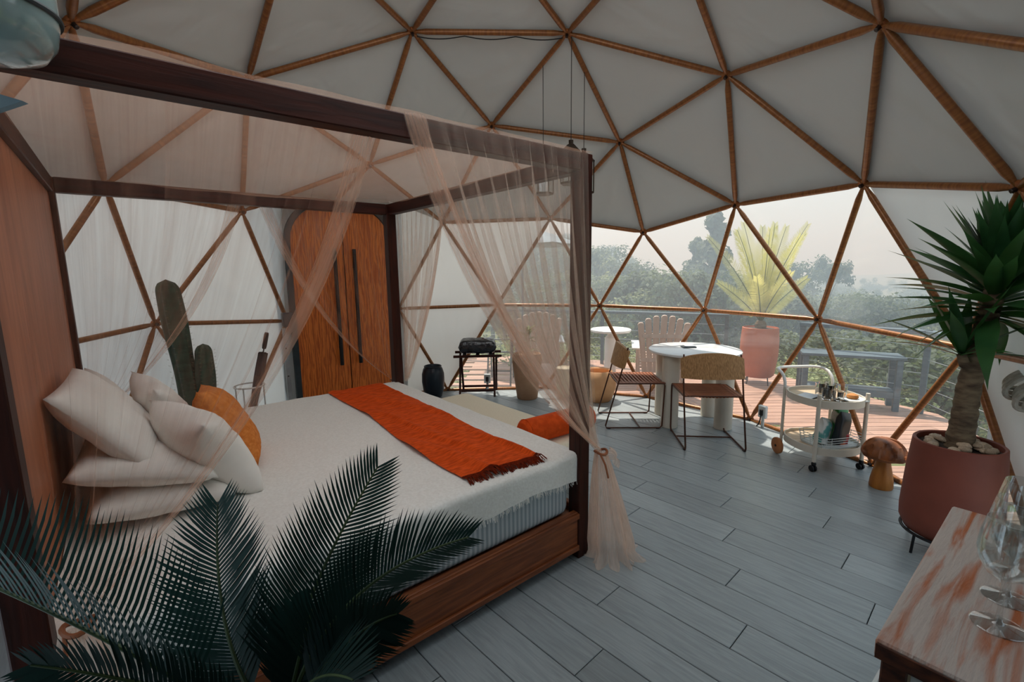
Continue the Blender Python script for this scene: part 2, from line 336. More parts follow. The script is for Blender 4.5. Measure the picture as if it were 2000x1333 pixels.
# ------------------------------------------------------------------ the dome
DV=[(0.000,0.000,3.546),(0.311,0.989,3.340),(0.651,1.955,2.747),(0.876,2.550,1.937),(1.030,0.000,3.364),(1.470,1.073,2.925),(1.701,1.952,2.109),(2.032,0.020,2.702),(2.357,0.987,2.091),(2.650,0.017,1.897),(2.857,0.620,1.032),(2.375,1.733,1.088),(1.535,2.560,1.085),(2.672,1.218,0.012),(1.982,2.187,0.012),(0.372,2.947,1.094),(-0.318,2.938,0.012),(0.959,2.811,0.012),(-0.818,0.618,3.355),(-1.666,1.249,2.573),(-2.171,1.577,1.888),(-0.572,1.721,2.955),(-1.351,2.188,2.097),(-0.168,2.567,2.126),(-0.910,2.802,1.103),(-1.985,2.193,1.093),(-1.523,2.527,0.012),(-2.735,1.172,1.038),(-2.893,0.605,0.012),(-2.384,1.732,0.012),(-0.833,-0.605,3.364),(-1.650,-1.185,2.728),(-2.171,-1.577,1.888),(-1.817,0.008,2.922),(-2.483,-0.592,2.134),(-2.552,0.549,2.098),(-2.974,-0.034,1.138),(-2.696,-1.211,1.061),(-2.893,-0.605,0.012),(-1.985,-2.190,1.061),(-1.470,-2.564,0.012),(-2.384,-1.732,0.012),(0.318,-0.979,3.364),(0.636,-1.959,2.727),(0.829,-2.552,1.888),(-0.563,-1.732,2.930),(-0.197,-2.564,2.091),(-1.348,-2.190,2.091),(-0.911,-2.803,1.109),(0.318,-2.938,1.061),(-0.318,-2.938,0.012),(1.470,-2.564,1.061),(1.985,-2.190,0.012),(0.911,-2.803,0.012),(1.473,-1.070,2.930),(2.378,-0.979,2.091),(1.666,-1.959,2.091),(2.384,-1.732,1.109),(2.893,-0.605,1.061),(2.696,-1.211,0.012),(2.947,-0.000,0.012)]
DT=[(0,1,4),(0,1,18),(0,4,42),(0,18,30),(0,30,42),(1,2,5),(1,2,21),(1,4,5),(1,18,21),(2,3,6),(2,3,23),(2,5,6),(2,21,23),(3,6,12),(3,12,15),(3,15,23),(4,5,7),(4,7,54),(4,42,54),(5,6,8),(5,7,8),(6,8,11),(6,11,12),(7,8,9),(7,9,55),(7,54,55),(8,9,10),(8,10,11),(9,10,58),(9,55,58),(10,11,13),(10,13,60),(10,58,60),(11,12,14),(11,13,14),(12,14,17),(12,15,17),(15,16,17),(15,16,24),(15,23,24),(16,24,26),(18,19,21),(18,19,33),(18,30,33),(19,20,22),(19,20,35),(19,21,22),(19,33,35),(20,22,25),(20,25,27),(20,27,35),(21,22,23),(22,23,24),(22,24,25),(24,25,26),(25,26,29),(25,27,29),(27,28,29),(27,28,36),(27,35,36),(28,36,38),(30,31,33),(30,31,45),(30,42,45),(31,32,34),(31,32,47),(31,33,34),(31,45,47),(32,34,37),(32,37,39),(32,39,47),(33,34,35),(34,35,36),(34,36,37),(36,37,38),(37,38,41),(37,39,41),(39,40,41),(39,40,48),(39,47,48),(40,48,50),(42,43,45),(42,43,54),(43,44,46),(43,44,56),(43,45,46),(43,54,56),(44,46,49),(44,49,51),(44,51,56),(45,46,47),(46,47,48),(46,48,49),(48,49,50),(49,50,53),(49,51,53),(51,52,53),(51,52,57),(51,56,57),(52,57,59),(54,55,56),(55,56,57),(55,57,58),(57,58,59),(58,59,60)]
DV = [Vec(v) for v in DV]
CEN = Vec((0, 0, 0.546))
# the door dormer replaces vertices 20 and 29; the passage behind the camera replaces 44 and 53
DOOR_A = Vec((-2.735, 1.172, 0)); DOOR_B = Vec((-1.985, 2.193, 0)); DOOR_H = 2.36
i1 = len(DV); DV += [Vec((-2.70, 1.22, DOOR_H)), Vec((-2.02, 2.145, DOOR_H)), Vec((-2.735, 1.172, 0.012)), Vec((-1.985, 2.193, 0.012))]
D1, D2, D3, D4 = i1, i1 + 1, i1 + 2, i1 + 3
tris = [t for t in DT if not (set(t) & {20, 29, 44, 51, 53})]
tris += [(19, 35, D1), (35, 27, D1), (19, D1, D2), (19, 22, D2), (22, 25, D2), (27, 28, D3), (25, 26, D4)]
CLEAR = [(15,23,24),(3,15,23),(3,12,15),(3,6,12),(6,11,12),(6,8,11),(8,10,11),(16,24,26),(15,16,24),(15,16,17),(12,15,17),(12,14,17),(11,12,14),(11,13,14),(10,11,13),(10,13,60),
         (58,59,60),(57,58,59),(52,57,59),  # right rear panes, out of view, added to let in more light
         (46,48,49),(48,49,50),(40,48,50),(39,40,48)]  # left rear panes, also unseen, added to light the bed
CLEAR = {tuple(sorted(t)) for t in CLEAR}
FILL_SKYL = {(0,30,42),(0,4,42),(30,42,45),(4,42,54),(42,43,45),(42,43,54),(43,45,46),(43,54,56),(54,55,56),(45,46,47)}  # out-of-view crown triangles, added as frosted panels to brighten the interior
fill_skl = thing('added_skylight', 'unseen frosted skylight panels added in the dome crown to brighten the room', 'skylight', kind='structure')
dome = thing('ceiling', 'geodesic dome shell of white fabric triangles on copper tube struts', 'dome', kind='structure')
win = thing('window_1', 'band of clear film panes across the dome front, plus added unseen rear panes', 'window', kind='structure')
def panel(t, m, par, name, bulge, n):
    a, b, d = (DV[k] for k in t)
    ctr = (a + b + d) / 3; nr = (b - a).cross(d - a).normalized()
    if nr.dot(ctr - CEN) < 0: nr = -nr; b, d = d, b
    ph = rnd.uniform(0, 9); cn = rnd.randrange(3); wamp = 0 if m is M['film'] else rnd.choice((0.004, 0.008, 0.014))
    g = G(); idx = {}
    for i in range(n + 1):
        for j in range(n + 1 - i):
            w = (1 - (i + j) / n, i / n, j / n); p = a * w[0] + b * w[1] + d * w[2]
            e = 27 * w[0] * w[1] * w[2]
            wr = mnoise.noise(p * 2.3 + Vec((ph, 0, 0))) * 0.010 * min(1, e * 2)
            o_ = [q for q in range(3) if q != cn]; phi = w[o_[0]] / max(1e-6, w[o_[0]] + w[o_[1]])
            wr += wamp * mnoise.noise(Vec((phi * 11 + ph, (1 - w[cn]) * 1.6, ph))) * min(1, e * 1.5)
            p = p + (p - CEN).normalized() * 0.026 + nr * (bulge * e ** 0.6 + wr) 
            idx[i, j] = len(g.v); g.v.append(tuple(p - ctr))
    for i in range(n):
        for j in range(n - i):
            g.f.append((idx[i, j], idx[i + 1, j], idx[i, j + 1]))
            if i + j < n - 1: g.f.append((idx[i + 1, j], idx[i + 1, j + 1], idx[i, j + 1]))
    return g.obj(name, m, par, True, loc=ctr, ang=1.2)
for t in tris:
    k = tuple(sorted(t))
    if k in FILL_SKYL: panel(t, M['frosted'], fill_skl, 'pane', 0.022, 6)
    elif k in CLEAR: panel(t, M['film'], win, 'pane', 0.004, 6)
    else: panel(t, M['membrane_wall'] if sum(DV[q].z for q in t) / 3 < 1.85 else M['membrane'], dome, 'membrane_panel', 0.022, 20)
# struts and hubs
edges = set()
for t in tris:
    for a, b in ((t[0], t[1]), (t[1], t[2]), (t[2], t[0])):
        e = (min(a, b), max(a, b))
        if not (e[1] >= D1 and e[1] <= D2): edges.add(e)
edges -= {(27, D3), (25, D4)}
su = G(); su.tube([(0, 0, 0.0), (0, 0, 0.035), (0, 0, 0.09), (0, 0, 0.91), (0, 0, 0.965), (0, 0, 1)], [0.010, 0.013, 0.021, 0.021, 0.013, 0.010], 12)
strut_me = su.mesh('strut', M['strut'], True)
def strut(a, b):
    L_ = (b - a).length; o = inst('strut', strut_me, dome)
    o.matrix_world = align(a, b) @ Mat.Diagonal((1, 1, L_, 1)); return o
for (a, b) in sorted(edges): strut(DV[a], DV[b])
strut(DV[19], (DV[D1] + DV[D2]) / 2)
hg = G(); hg.lathe([(0.0, -0.012), (0.036, -0.012), (0.040, -0.004), (0.040, 0.006), (0.0, 0.006)], 14)
hub_me = hg.mesh('hub', M['hub'], True)
bg = G(); bg.lathe([(0.0, -0.034), (0.011, -0.034), (0.013, -0.03), (0.013, -0.008), (0, -0.008)], 6)
bolt_me = bg.mesh('bolt', M['bolt'])
used = sorted({k for e in edges for k in e if k < i1})
for k in used:
    q = (DV[k] - CEN).normalized().to_track_quat('Z', 'Y').to_euler()
    h = inst('hub', hub_me, dome, DV[k], q); inst('bolt', bolt_me, h)

# ------------------------------------------------------------------ floor planks
base_ring = [13, 14, 17, 16, 26, 29, 28, 38, 41, 40, 50, 53, 52, 59, 60]
poly = [Vec((DV[k].x, DV[k].y)) for k in base_ring]
def clip(P, poly):
    for i in range(len(poly)):
        a, b = poly[i], poly[(i + 1) % len(poly)]; e = b - a; Q = []
        ins = lambda p: e.x * (p.y - a.y) - e.y * (p.x - a.x) >= -1e-9
        for j in range(len(P)):
            p, q = P[j], P[(j + 1) % len(P)]
            if ins(p): Q.append(p)
            if ins(p) != ins(q):
                d = q - p; s = (e.x * (a.y - p.y) - e.y * (a.x - p.x)) / (e.x * d.y - e.y * d.x); Q.append(p + d * s)
        P = Q
        if len(P) < 3: return []
    return P
fl = thing('floor', 'dark slate-grey wood plank floor of the dome', 'floor', kind='structure')
FA = math.radians(-30); fe = Vec((math.cos(FA), math.sin(FA))); fn_ = Vec((-fe.y, fe.x)); PWD, PLN = 0.186, 1.23
off = Vec((1.429, -0.18))
for r in range(-20, 20):
    st = (r * 0.43) % 1.0 * PLN
    for k in range(-5, 5):
        g_ = 0.0018
        p0 = off + fn_ * (r * PWD) + fe * (st + k * PLN)
        P = [p0 + fe * g_ + fn_ * g_, p0 + fe * (PLN - g_) + fn_ * g_, p0 + fe * (PLN - g_) + fn_ * (PWD - g_), p0 + fe * g_ + fn_ * (PWD - g_)]
        Q = clip(P, poly)
        if len(Q) < 3: continue
        # local frame along the plank
        ctr = sum(Q, Vec((0, 0))) / len(Q); L_ = [((q - ctr).dot(fe), (q - ctr).dot(fn_)) for q in Q]
        b = 0.0022; n = len(L_); V = []; 
        for (x, y) in L_: V.append((x * (1 - b / 0.6), y * (1 - b / 0.09), 0.0))
        for (x, y) in L_: V.append((x, y, -b))
        for (x, y) in L_: V.append((x, y, -0.02))
        F = [tuple(range(n))]
        for lv in (0, n):
            for i in range(n): F.append((lv + n + i, lv + n + (i + 1) % n, lv + (i + 1) % n, lv + i))
        gg = G(); gg.add(V, F); gg.obj('plank', M['plank'], fl, loc=(ctr.x, ctr.y, 0), rot=(0, 0, FA))
sg = G(); sg.add([(p.x * 1.02, p.y * 1.02, -0.021) for p in poly] + [(p.x * 1.02, p.y * 1.02, -0.036) for p in poly],
                 [tuple(range(15)), tuple(range(15, 30))[::-1]] + [(15 + i, 15 + (i + 1) % 15, (i + 1) % 15, i) for i in range(15)])
sg.obj('subfloor', M['sub'], fl)

# ------------------------------------------------------------------ unseen passage behind the camera, boards added to keep light out
ax = thing('wall_back', 'unseen dark passage boards added behind the camera to keep daylight out', 'wall', kind='structure')
ra = math.atan2(-2.88, 0.92); ax.location = (0, 0, 0); ax.rotation_euler = (0, 0, ra)
for nm, bx in (('side_board', (3.45, -0.98, 1.25, 1.4, 0.06, 2.7)), ('side_board', (3.45, 1.62, 1.25, 1.4, 0.06, 2.7)),
               ('end_board', (4.15, 0.32, 1.25, 0.06, 2.66, 2.7)), ('top_board', (3.2, 0.32, 2.62, 1.95, 2.66, 0.06)), ('floor_board', (3.55, 0.32, -0.06, 1.2, 2.6, 0.06))):
    gg = G(); gg.box(*bx); gg.obj(nm, M['annex'], ax)

# ------------------------------------------------------------------ door
dvec = (DOOR_B - DOOR_A); DL = dvec.length; dang = math.atan2(dvec.y, dvec.x); dmid = (DOOR_A + DOOR_B) / 2
wp = G(); wp.box(0, 0.022, DOOR_H / 2 + 0.08, DL + 0.16, 0.012, DOOR_H + 0.16)
o = wp.obj('wall_door', M['membrane'], None, loc=dmid, rot=(0, 0, dang)); tag(o, 'white fabric wall behind the arched oak double door', 'wall', kind='structure')
door = thing('door_1', 'arched double oak door with slate frame and long black bar handles', 'door', dmid, dang, kind='structure')
def arch(w, h, r, n=12):
    P = [(-w, 0)]
    for i in range(n + 1): a = PI - PI / 2 * i / n; P.append((-w + r + r * math.cos(a), h - r + r * math.sin(a)))
    for i in range(n + 1): a = PI / 2 - PI / 2 * i / n; P.append((w - r + r * math.cos(a), h - r + r * math.sin(a)))
    P.append((w, 0)); return P
def extrude(P, y0, y1):
    n = len(P); g = G(); g.add([(x, y0, z) for x, z in P] + [(x, y1, z) for x, z in P],
        [tuple(range(n)), tuple(range(n, 2 * n))[::-1]] + [(i, n + i, n + (i + 1) % n, (i + 1) % n) for i in range(n)]); return g
HW = DL / 2 - 0.03
outer, inner = arch(HW, 2.32, 0.44), arch(HW - 0.055, 2.265, 0.39)
g = G(); n = len(outer)
for (y) in (-0.035, 0.035):
    pass
V = [(x, -0.045, z) for x, z in outer] + [(x, -0.045, z) for x, z in inner] + [(x, 0.04, z) for x, z in outer] + [(x, 0.04, z) for x, z in inner]
F = []
for i in range(n - 1):
    F += [(i, n + i, n + i + 1, i + 1), (2 * n + i, 2 * n + i + 1, 3 * n + i + 1, 3 * n + i), (i, i + 1, 2 * n + i + 1, 2 * n + i), (n + i, 3 * n + i, 3 * n + i + 1, n + i + 1)]
g.add(V, F); g.obj('door_frame', M['slate_metal'], door)
for sgn in (-1, 1):
    P = [(x, z) for x, z in arch(HW - 0.058, 2.26, 0.39)]
    half = [(x, z) for x, z in P if x * sgn > 0.006] 
    half = ([(0.006 * sgn, 0.01)] + half + [(0.006 * sgn, 2.26)]) if sgn < 0 else ([(0.006, 2.26)] + half + [(0.006, 0.01)])
    if sgn < 0: half = half
    dl = extrude(half, -0.025, 0.012).obj('door_leaf', M['door'], door)
    hx = -0.115 if sgn < 0 else 0.10
    hz0, hz1 = 0.50, 1.80
    gg = G(); gg.tube([(hx, -0.085, hz0), (hx, -0.085, hz1)], 0.021, 10); h = gg.obj('handle', M['black_metal'], dl, True)
    for z in (hz0 + 0.2, hz1 - 0.2):
        gg = G(); gg.tube([(hx, -0.088, z), (hx, -0.02, z)], 0.009, 8); gg.obj('handle_standoff', M['black_metal'], dl, True)
gg = G(); gg.box(0, 0.0, 1.12, 0.03, 0.016, 2.24, 0.001); gg.obj('seam_strip', M['black_metal'], door)
gg = G(); gg.box(-HW - 0.075, -0.05, 0.49, 0.045, 0.012, 0.96, 0.002)
ms = gg.obj('trim_1', M['cable'], None, loc=dmid, rot=(0, 0, dang)); tag(ms, 'bolted steel edge strip left of the oak door', 'trim', kind='structure')
for z in (0.15, 0.45, 0.75): 
    q = G(); q.lathe([(0, 0), (0.008, 0), (0.008, 0.006), (0, 0.008)], 8, Mat.Translation((-HW - 0.075, -0.056, z)) @ Mat.Rotation(PI / 2, 4, 'X')); q.obj('bolt', M['bolt'], ms)
jb = thing('junction_box', 'grey plastic junction box on the dome hub beside the oak door', 'box', DV[27] + Vec((0.06, -0.06, 0.02)), dang)
gg = G(); gg.box(0, 0, 0, 0.105, 0.07, 0.15, 0.008); gg.obj('box_body', M['box_grey'], jb)
gg = G(); gg.box(0, -0.038, 0, 0.09, 0.012, 0.13, 0.004); gg.obj('lid', M['box_grey'], jb)

# ------------------------------------------------------------------ bed
BX, BY, BAZ, BW, BL, BH = 0.712, -0.507, -2.152, 2.20, 2.12, 2.09
eu = Vec((math.cos(BAZ), math.sin(BAZ), 0)); ev = Vec((math.sin(BAZ), -math.cos(BAZ), 0))
def B(u, v, z=0.0): return Vec((BX, BY, 0)) + eu * u + ev * v + Vec((0, 0, z))
PS = 0.078
bed = thing('canopy_bed', 'dark wooden four-poster canopy bed with plywood headboard', 'bed', (BX, BY, 0), BAZ)
def bbox(name, u0, u1, v0, v1, z0, z1, m, par=bed, bev=0.004, long='u'):
    """box in bed coordinates; the mesh's own x axis runs along its grain"""
    L3 = {'u': (u1 - u0, v1 - v0, z1 - z0), 'v': (v1 - v0, u1 - u0, z1 - z0), 'z': (z1 - z0, v1 - v0, u1 - u0)}[long]
    g = G(); g.box(0, 0, 0, *L3, bev)
    rot = {'u': (0, 0, 0), 'v': (0, 0, PI / 2), 'z': (0, -PI / 2, 0)}[long]
    return g.obj(name, m, par, loc=((u0 + u1) / 2, -(v0 + v1) / 2, (z0 + z1) / 2), rot=rot)
for (u0, v0) in ((0, 0), (0, BW - PS), (BL - PS, 0), (BL - PS, BW - PS)):
    bbox('post', u0, u0 + PS, v0, v0 + PS, 0, BH, M['dark_wood'], long='z')
bh = 0.082
bbox('canopy_beam', PS, BL - PS, 0.004, PS - 0.004, BH - bh, BH, M['dark_wood'])
bbox('canopy_beam', PS, BL - PS, BW - PS + 0.004, BW - 0.004, BH - bh, BH, M['dark_wood'])
bbox('canopy_beam', 0.004, PS - 0.004, PS, BW - PS, BH - bh, BH, M['dark_wood'], long='v')
bbox('canopy_beam', BL - PS + 0.004, BL - 0.004, PS, BW - PS, BH - bh, BH, M['dark_wood'], long='v')
bbox('headboard', BL - 0.052, BL - 0.028, PS - 0.004, BW - PS + 0.004, 0.12, BH - bh, M['plywood'], long='v')
for v0 in (0.006, BW - 0.04): bbox('side_rail', PS, BL - PS, v0, v0 + 0.034, 0.05, 0.27, M['rail_wood'])
for z0 in (0.055, 0.235):
    bbox('rail_moulding', PS, BL - PS, -0.008, 0.008, z0, z0 + 0.03, M['rail_wood'])
bbox('foot_rail', 0.006, 0.04, PS, BW - PS, 0.05, 0.27, M['rail_wood'], long='v')
bbox('slat_deck', 0.06, BL - 0.06, 0.05, BW - 0.05, 0.21, 0.24, M['rail_wood'])
for k in range(2): bbox('support_leg', 0.9 + k * 0.6, 0.96 + k * 0.6, 1.05, 1.11, 0, 0.21, M['dark_wood'], long='z')

MZ = 0.565
g = G()
def rbox(u0, u1, v0, v1, z0, z1, r, n=5):
    """rounded slab as stacked rings"""
    V = []; F = []; prof = []
    for i in range(n + 1): a = PI / 2 * i / n; prof.append((r * (1 - math.sin(a)), z0 + r * (1 - math.cos(a))))
    for i in range(n + 1): a = PI / 2 * i / n; prof.append((r * (1 - math.cos(a)), z1 - r * (1 - math.sin(a))))
    ring = []
    for (ins, z) in prof:
        R_ = 0.07; P = []
        for (cx, cy, a0) in ((u1 - R_, v1 - R_, 0), (u0 + R_, v1 - R_, PI / 2), (u0 + R_, v0 + R_, PI), (u1 - R_, v0 + R_, 1.5 * PI)):
            for k in range(5): a = a0 + PI / 2 * k / 4; P.append((cx + (R_ - ins * 0.9) * math.cos(a), cy + (R_ - ins * 0.9) * math.sin(a), z))
        ring.append(P)
    m = 20
    for P in ring: V += P
    for i in range(len(ring) - 1):
        for k in range(m): F.append((i * m + k, i * m + (k + 1) % m, (i + 1) * m + (k + 1) % m, (i + 1) * m + k))
    F.append(tuple(range(m))[::-1]); F.append(tuple((len(ring) - 1) * m + k for k in range(m)))
    return V, F
V, F = rbox(0.075, BL - 0.07, -BW + 0.06, -0.055, 0.242, MZ, 0.05); g.add(V, F)
mt = g.obj('mattress', M['stripe'], None, True, loc=(BX, BY, 0), rot=(0, 0, BAZ)); tag(mt, 'thick mattress with blue-grey striped side showing under the white bedspread', 'mattress')
# bedspread: a cloth folded over the edges of the mattress
EU0, EU1, EV0, EV1 = 0.062, BL - 0.055, 0.045, BW - 0.05
def cloth(u, v, du, dv, top, seed=0.0, amp=1.0):
    """u,v on the flat; du,dv = how far past the edge (>=0)"""
    drop = max(du, dv) + 0.35 * min(du, dv)
    r = 0.06
    k = min(1, drop / r)
    out = 0.03 * math.sin(k * PI / 2)
    z = top - (drop if drop > r else drop * drop / (2 * r) + (drop - drop) ) + (r / 2 if drop > r else 0)
    w = mnoise.noise(Vec((u * 5 + seed, v * 5, drop * 2))) * 0.006 * amp + mnoise.noise(Vec((u * 22, v * 22, seed))) * 0.0015
    if drop > 0.02: w2 = mnoise.noise(Vec((u * 9 + seed, v * 9, 0))) * 0.018 * min(1, drop * 6)
    else: w2 = 0
    return z + w * (1 if drop < 0.05 else 0.3), out + w2
def spread(s, t):
    a = lerp(EU0 - 0.13, EU1, s); b = lerp(EV0 - 0.17 - 0.015 * math.sin(s * 23), EV1 + 0.17, t)
    du = max(0, EU0 - a); dv = max(0, EV0 - b, b - EV1)
    u = max(a, EU0); v = min(max(b, EV0), EV1)
    z, out = cloth(u, v, du, dv, MZ + 0.03, 3.0)
    fu = -out if du > 0 and du >= dv else (-out * 0.6 if du > 0 else 0)
    fv = 0
    if dv > 0: fv = (-out if b < EV0 else out) * (1 if dv >= du else 0.6)
    return (u + fu, -(v + fv), z)
g = G(); g.grid(spread, 110, 120)
sp = g.obj('bedspread', M['linen'], None, True, loc=(BX, BY, 0), rot=(0, 0, BAZ), ang=3.0); tag(sp, 'white linen bedspread spread over the canopy bed', 'bedspread')
fr = G()
for k in range(520):
    s = rnd.random(); p = Vec(spread(s, 0.0)); L_ = rnd.uniform(0.008, 0.03)
    fr.tube([p, p + Vec((rnd.uniform(-.006, .006), 0.004 + rnd.uniform(0, .004), -L_))], 0.0012, 3, False)
f_ = fr.obj('hem_fringe', M['linen'], sp); f_['kind'] = 'stuff'
# burnt orange throw
QA, QB, QC, QD = (0.63, 2.17), (0.20, 2.16), (0.275, 0.12), (0.715, 0.15)
def throw(s, t):
    u = lerp(lerp(QB[0], QA[0], s), lerp(QC[0], QD[0], s), t); v = lerp(lerp(QB[1], QA[1], s), lerp(QC[1], QD[1], s), t)
    u += 0.012 * math.sin(t * 9 + 1) * (0.3 + s)
    dv = max(0, v - EV1); vv = min(v, EV1)
    z, out = cloth(u, vv, 0, dv, MZ + 0.03, 3.0)
    wr = 0.019 * max(0, math.sin((s * 1.3 + t * 2.1) * 7 + 3 * mnoise.noise(Vec((s * 3, t * 4, 5))))) * (0.25 + 0.75 * t)
    return (u, -(vv + out), z + 0.010 + wr + 0.004 * mnoise.noise(Vec((u * 14, v * 14, 2))))
g = G(); g.grid(throw, 50, 150)
th = g.obj('bed_throw', M['orange_cloth'], None, True, loc=(BX, BY, 0), rot=(0, 0, BAZ), ang=3.0); tag(th, 'burnt orange woven throw with dark fringe across the bed foot', 'throw')
fr = G()
for k in range(150):
    s = (k + rnd.uniform(-.3, .3)) / 149; s = min(max(s, 0), 1); p = Vec(throw(s, 1.0)); L_ = rnd.uniform(0.06, 0.085); d = rnd.uniform(-.02, .02)
    fr.tube([p, p + Vec((d * .5, L_ * .5, 0.006)), p + Vec((d, L_, -0.008))], [0.0035, 0.003, 0.002], 4, False)
f_ = fr.obj('fringe', M['orange_fringe'], th, True); f_['kind'] = 'stuff'

def pillow_mesh(w, h, th_, m, pinch=0.10, n=22, seed=0, name='pillow', boxy=False):
    g = G()
    for sd in (1, -1):
        def fn(s, t):
            x = 2 * s - 1; y = 2 * t - 1
            px = x * (1 - pinch * (1 - y * y) * x * x * 0.5 - 0.0) ; py = y * (1 - pinch * (1 - x * x) * y * y * 0.5)
            k = max(0, (1 - x * x) * (1 - y * y)) ** 0.5 * 0.75 + 0.25 * max(0, (1 - x ** 6) * (1 - y ** 6)) ** 0.5
            if boxy: k = max(0, (1 - x ** 8) * (1 - y ** 8)) ** 0.5
            z = sd * th_ / 2 * k
            wr = mnoise.noise(Vec((x * 2.2 + seed, y * 2.2, sd))) * 0.012 * k + mnoise.noise(Vec((x * 6 + seed, y * 6, sd * 2))) * 0.006 * k
            return (px * w / 2, py * h / 2, z + wr)
        o = len(g.v); g.grid(fn, n, n)
        if sd < 0:
            k0 = len(g.f) // 2; g.f[k0:] = [f[::-1] for f in g.f[k0:]]
    me = g.mesh(name, m, True, 2.0)
    bm = bmesh.new(); bm.from_mesh(me); bmesh.ops.remove_doubles(bm, verts=bm.verts, dist=0.0008); bm.to_mesh(me); bm.free(); return me
def place_pillow(name, label, u, v, z, yaw, tilt, w, h, th_, m, seed, roll=0.0, group=None, pinch=0.10):
    me = pillow_mesh(w, h, th_, m, pinch, seed=seed, name=name)
    o = bpy.data.objects.new(name, me); COL.objects.link(o)
    o.matrix_world = Mat.Translation(B(u, v, z)) @ Rz(BAZ + yaw) @ Mat.Rotation(-tilt, 4, 'Y') @ Rz(PI / 2) @ Rz(roll)
    return tag(o, label, 'pillow', group)
R_ = math.radians
place_pillow('pillow', 'white pillow lying lowest in the stack by the headboard', 1.78, 0.90, 0.668, R_(2), R_(6), 0.68, 0.46, 0.16, M['pillow'], 1)
place_pillow('pillow', 'white fringed pillow lying second in the stack by the headboard', 1.80, 0.92, 0.79, R_(-3), R_(14), 0.68, 0.46, 0.16, M['pillow'], 2)
place_pillow('pillow', 'white pillow leaning on the headboard on top of the stack', 1.90, 0.98, 0.95, R_(-3), R_(52), 0.68, 0.46, 0.16, M['pillow'], 3)
place_pillow('pillow', 'white pillow lying low on the far half of the bed head', 1.78, 1.68, 0.67, R_(-2), R_(8), 0.66, 0.46, 0.15, M['pillow'], 4)
place_pillow('pillow', 'white pillow leaning on the headboard in the far half', 1.90, 1.62, 0.84, 0, R_(58), 0.66, 0.46, 0.15, M['pillow'], 5)
place_pillow('cushion', 'plump white square cushion in front of the stacked pillows', 1.60, 0.80, 0.795, R_(16), R_(60), 0.45, 0.45, 0.22, M['pillow'], 6, R_(6), pinch=0.2)
place_pillow('cushion', 'orange linen square cushion leaning beside the white cushion', 1.47, 1.14, 0.79, R_(-4), R_(62), 0.45, 0.45, 0.19, M['orange_cushion'], 7, R_(-8), pinch=0.2)
place_pillow('cushion', 'white square cushion standing behind the orange cushion', 1.70, 1.27, 0.85, R_(8), R_(66), 0.44, 0.44, 0.17, M['pillow'], 8, R_(4), pinch=0.2)

# bench at the foot of the bed
bn = thing('bench', 'low cream upholstered bench along the foot of the bed', 'bench', (BX, BY, 0), BAZ)
g = G(); V, F = rbox(-0.62, -0.03, -2.06, -0.50, 0.16, 0.40, 0.045); g.add(V, F); g.obj('seat_cushion', M['cream'], bn, True)
g = G(); g.box(-0.325, -1.28, 0.125, 0.54, 1.50, 0.07); g.obj('bench_base', M['cream'], bn)
for (u, v) in ((-0.54, 0.58), (-0.09, 0.58), (-0.54, 1.97), (-0.09, 1.97)):
    g = G(); g.lathe([(0, 0), (0.02, 0), (0.026, 0.09), (0, 0.09)], 12, cx=u, cy=-v); g.obj('leg', M['dark_wood'], bn, True)
def bolster(label, u0, u1, v0, v1, r, z):
    a, b = B(u0, v0, z), B(u1, v1, z); L_ = (b - a).length
    g = G(); g.lathe([(0, 0), (r * .35, 0.0), (r * .8, 0.004), (r * .97, 0.02), (r, 0.05), (r, L_ - 0.05), (r * .97, L_ - .02), (r * .8, L_ - .004), (0, L_)], 32)
    o = bpy.data.objects.new('bolster_cushion', g.mesh('bolster_cushion', M['bolster'], True)); COL.objects.link(o); o.matrix_world = align(a, b); tag(o, label, 'cushion')
    for zz in (0.03, L_ - 0.03):
        q = G(); q.tube([(r * 1.0 * math.cos(2 * PI * k / 24), r * 1.0 * math.sin(2 * PI * k / 24), zz) for k in range(24)], 0.004, 6, closed=True); q.obj('piping', M['orange_cloth'], o, True)
bolster('bright orange bolster lying across the cream bench by the bed post', -0.10, -0.72, 0.66, 0.62, 0.085, 0.486)

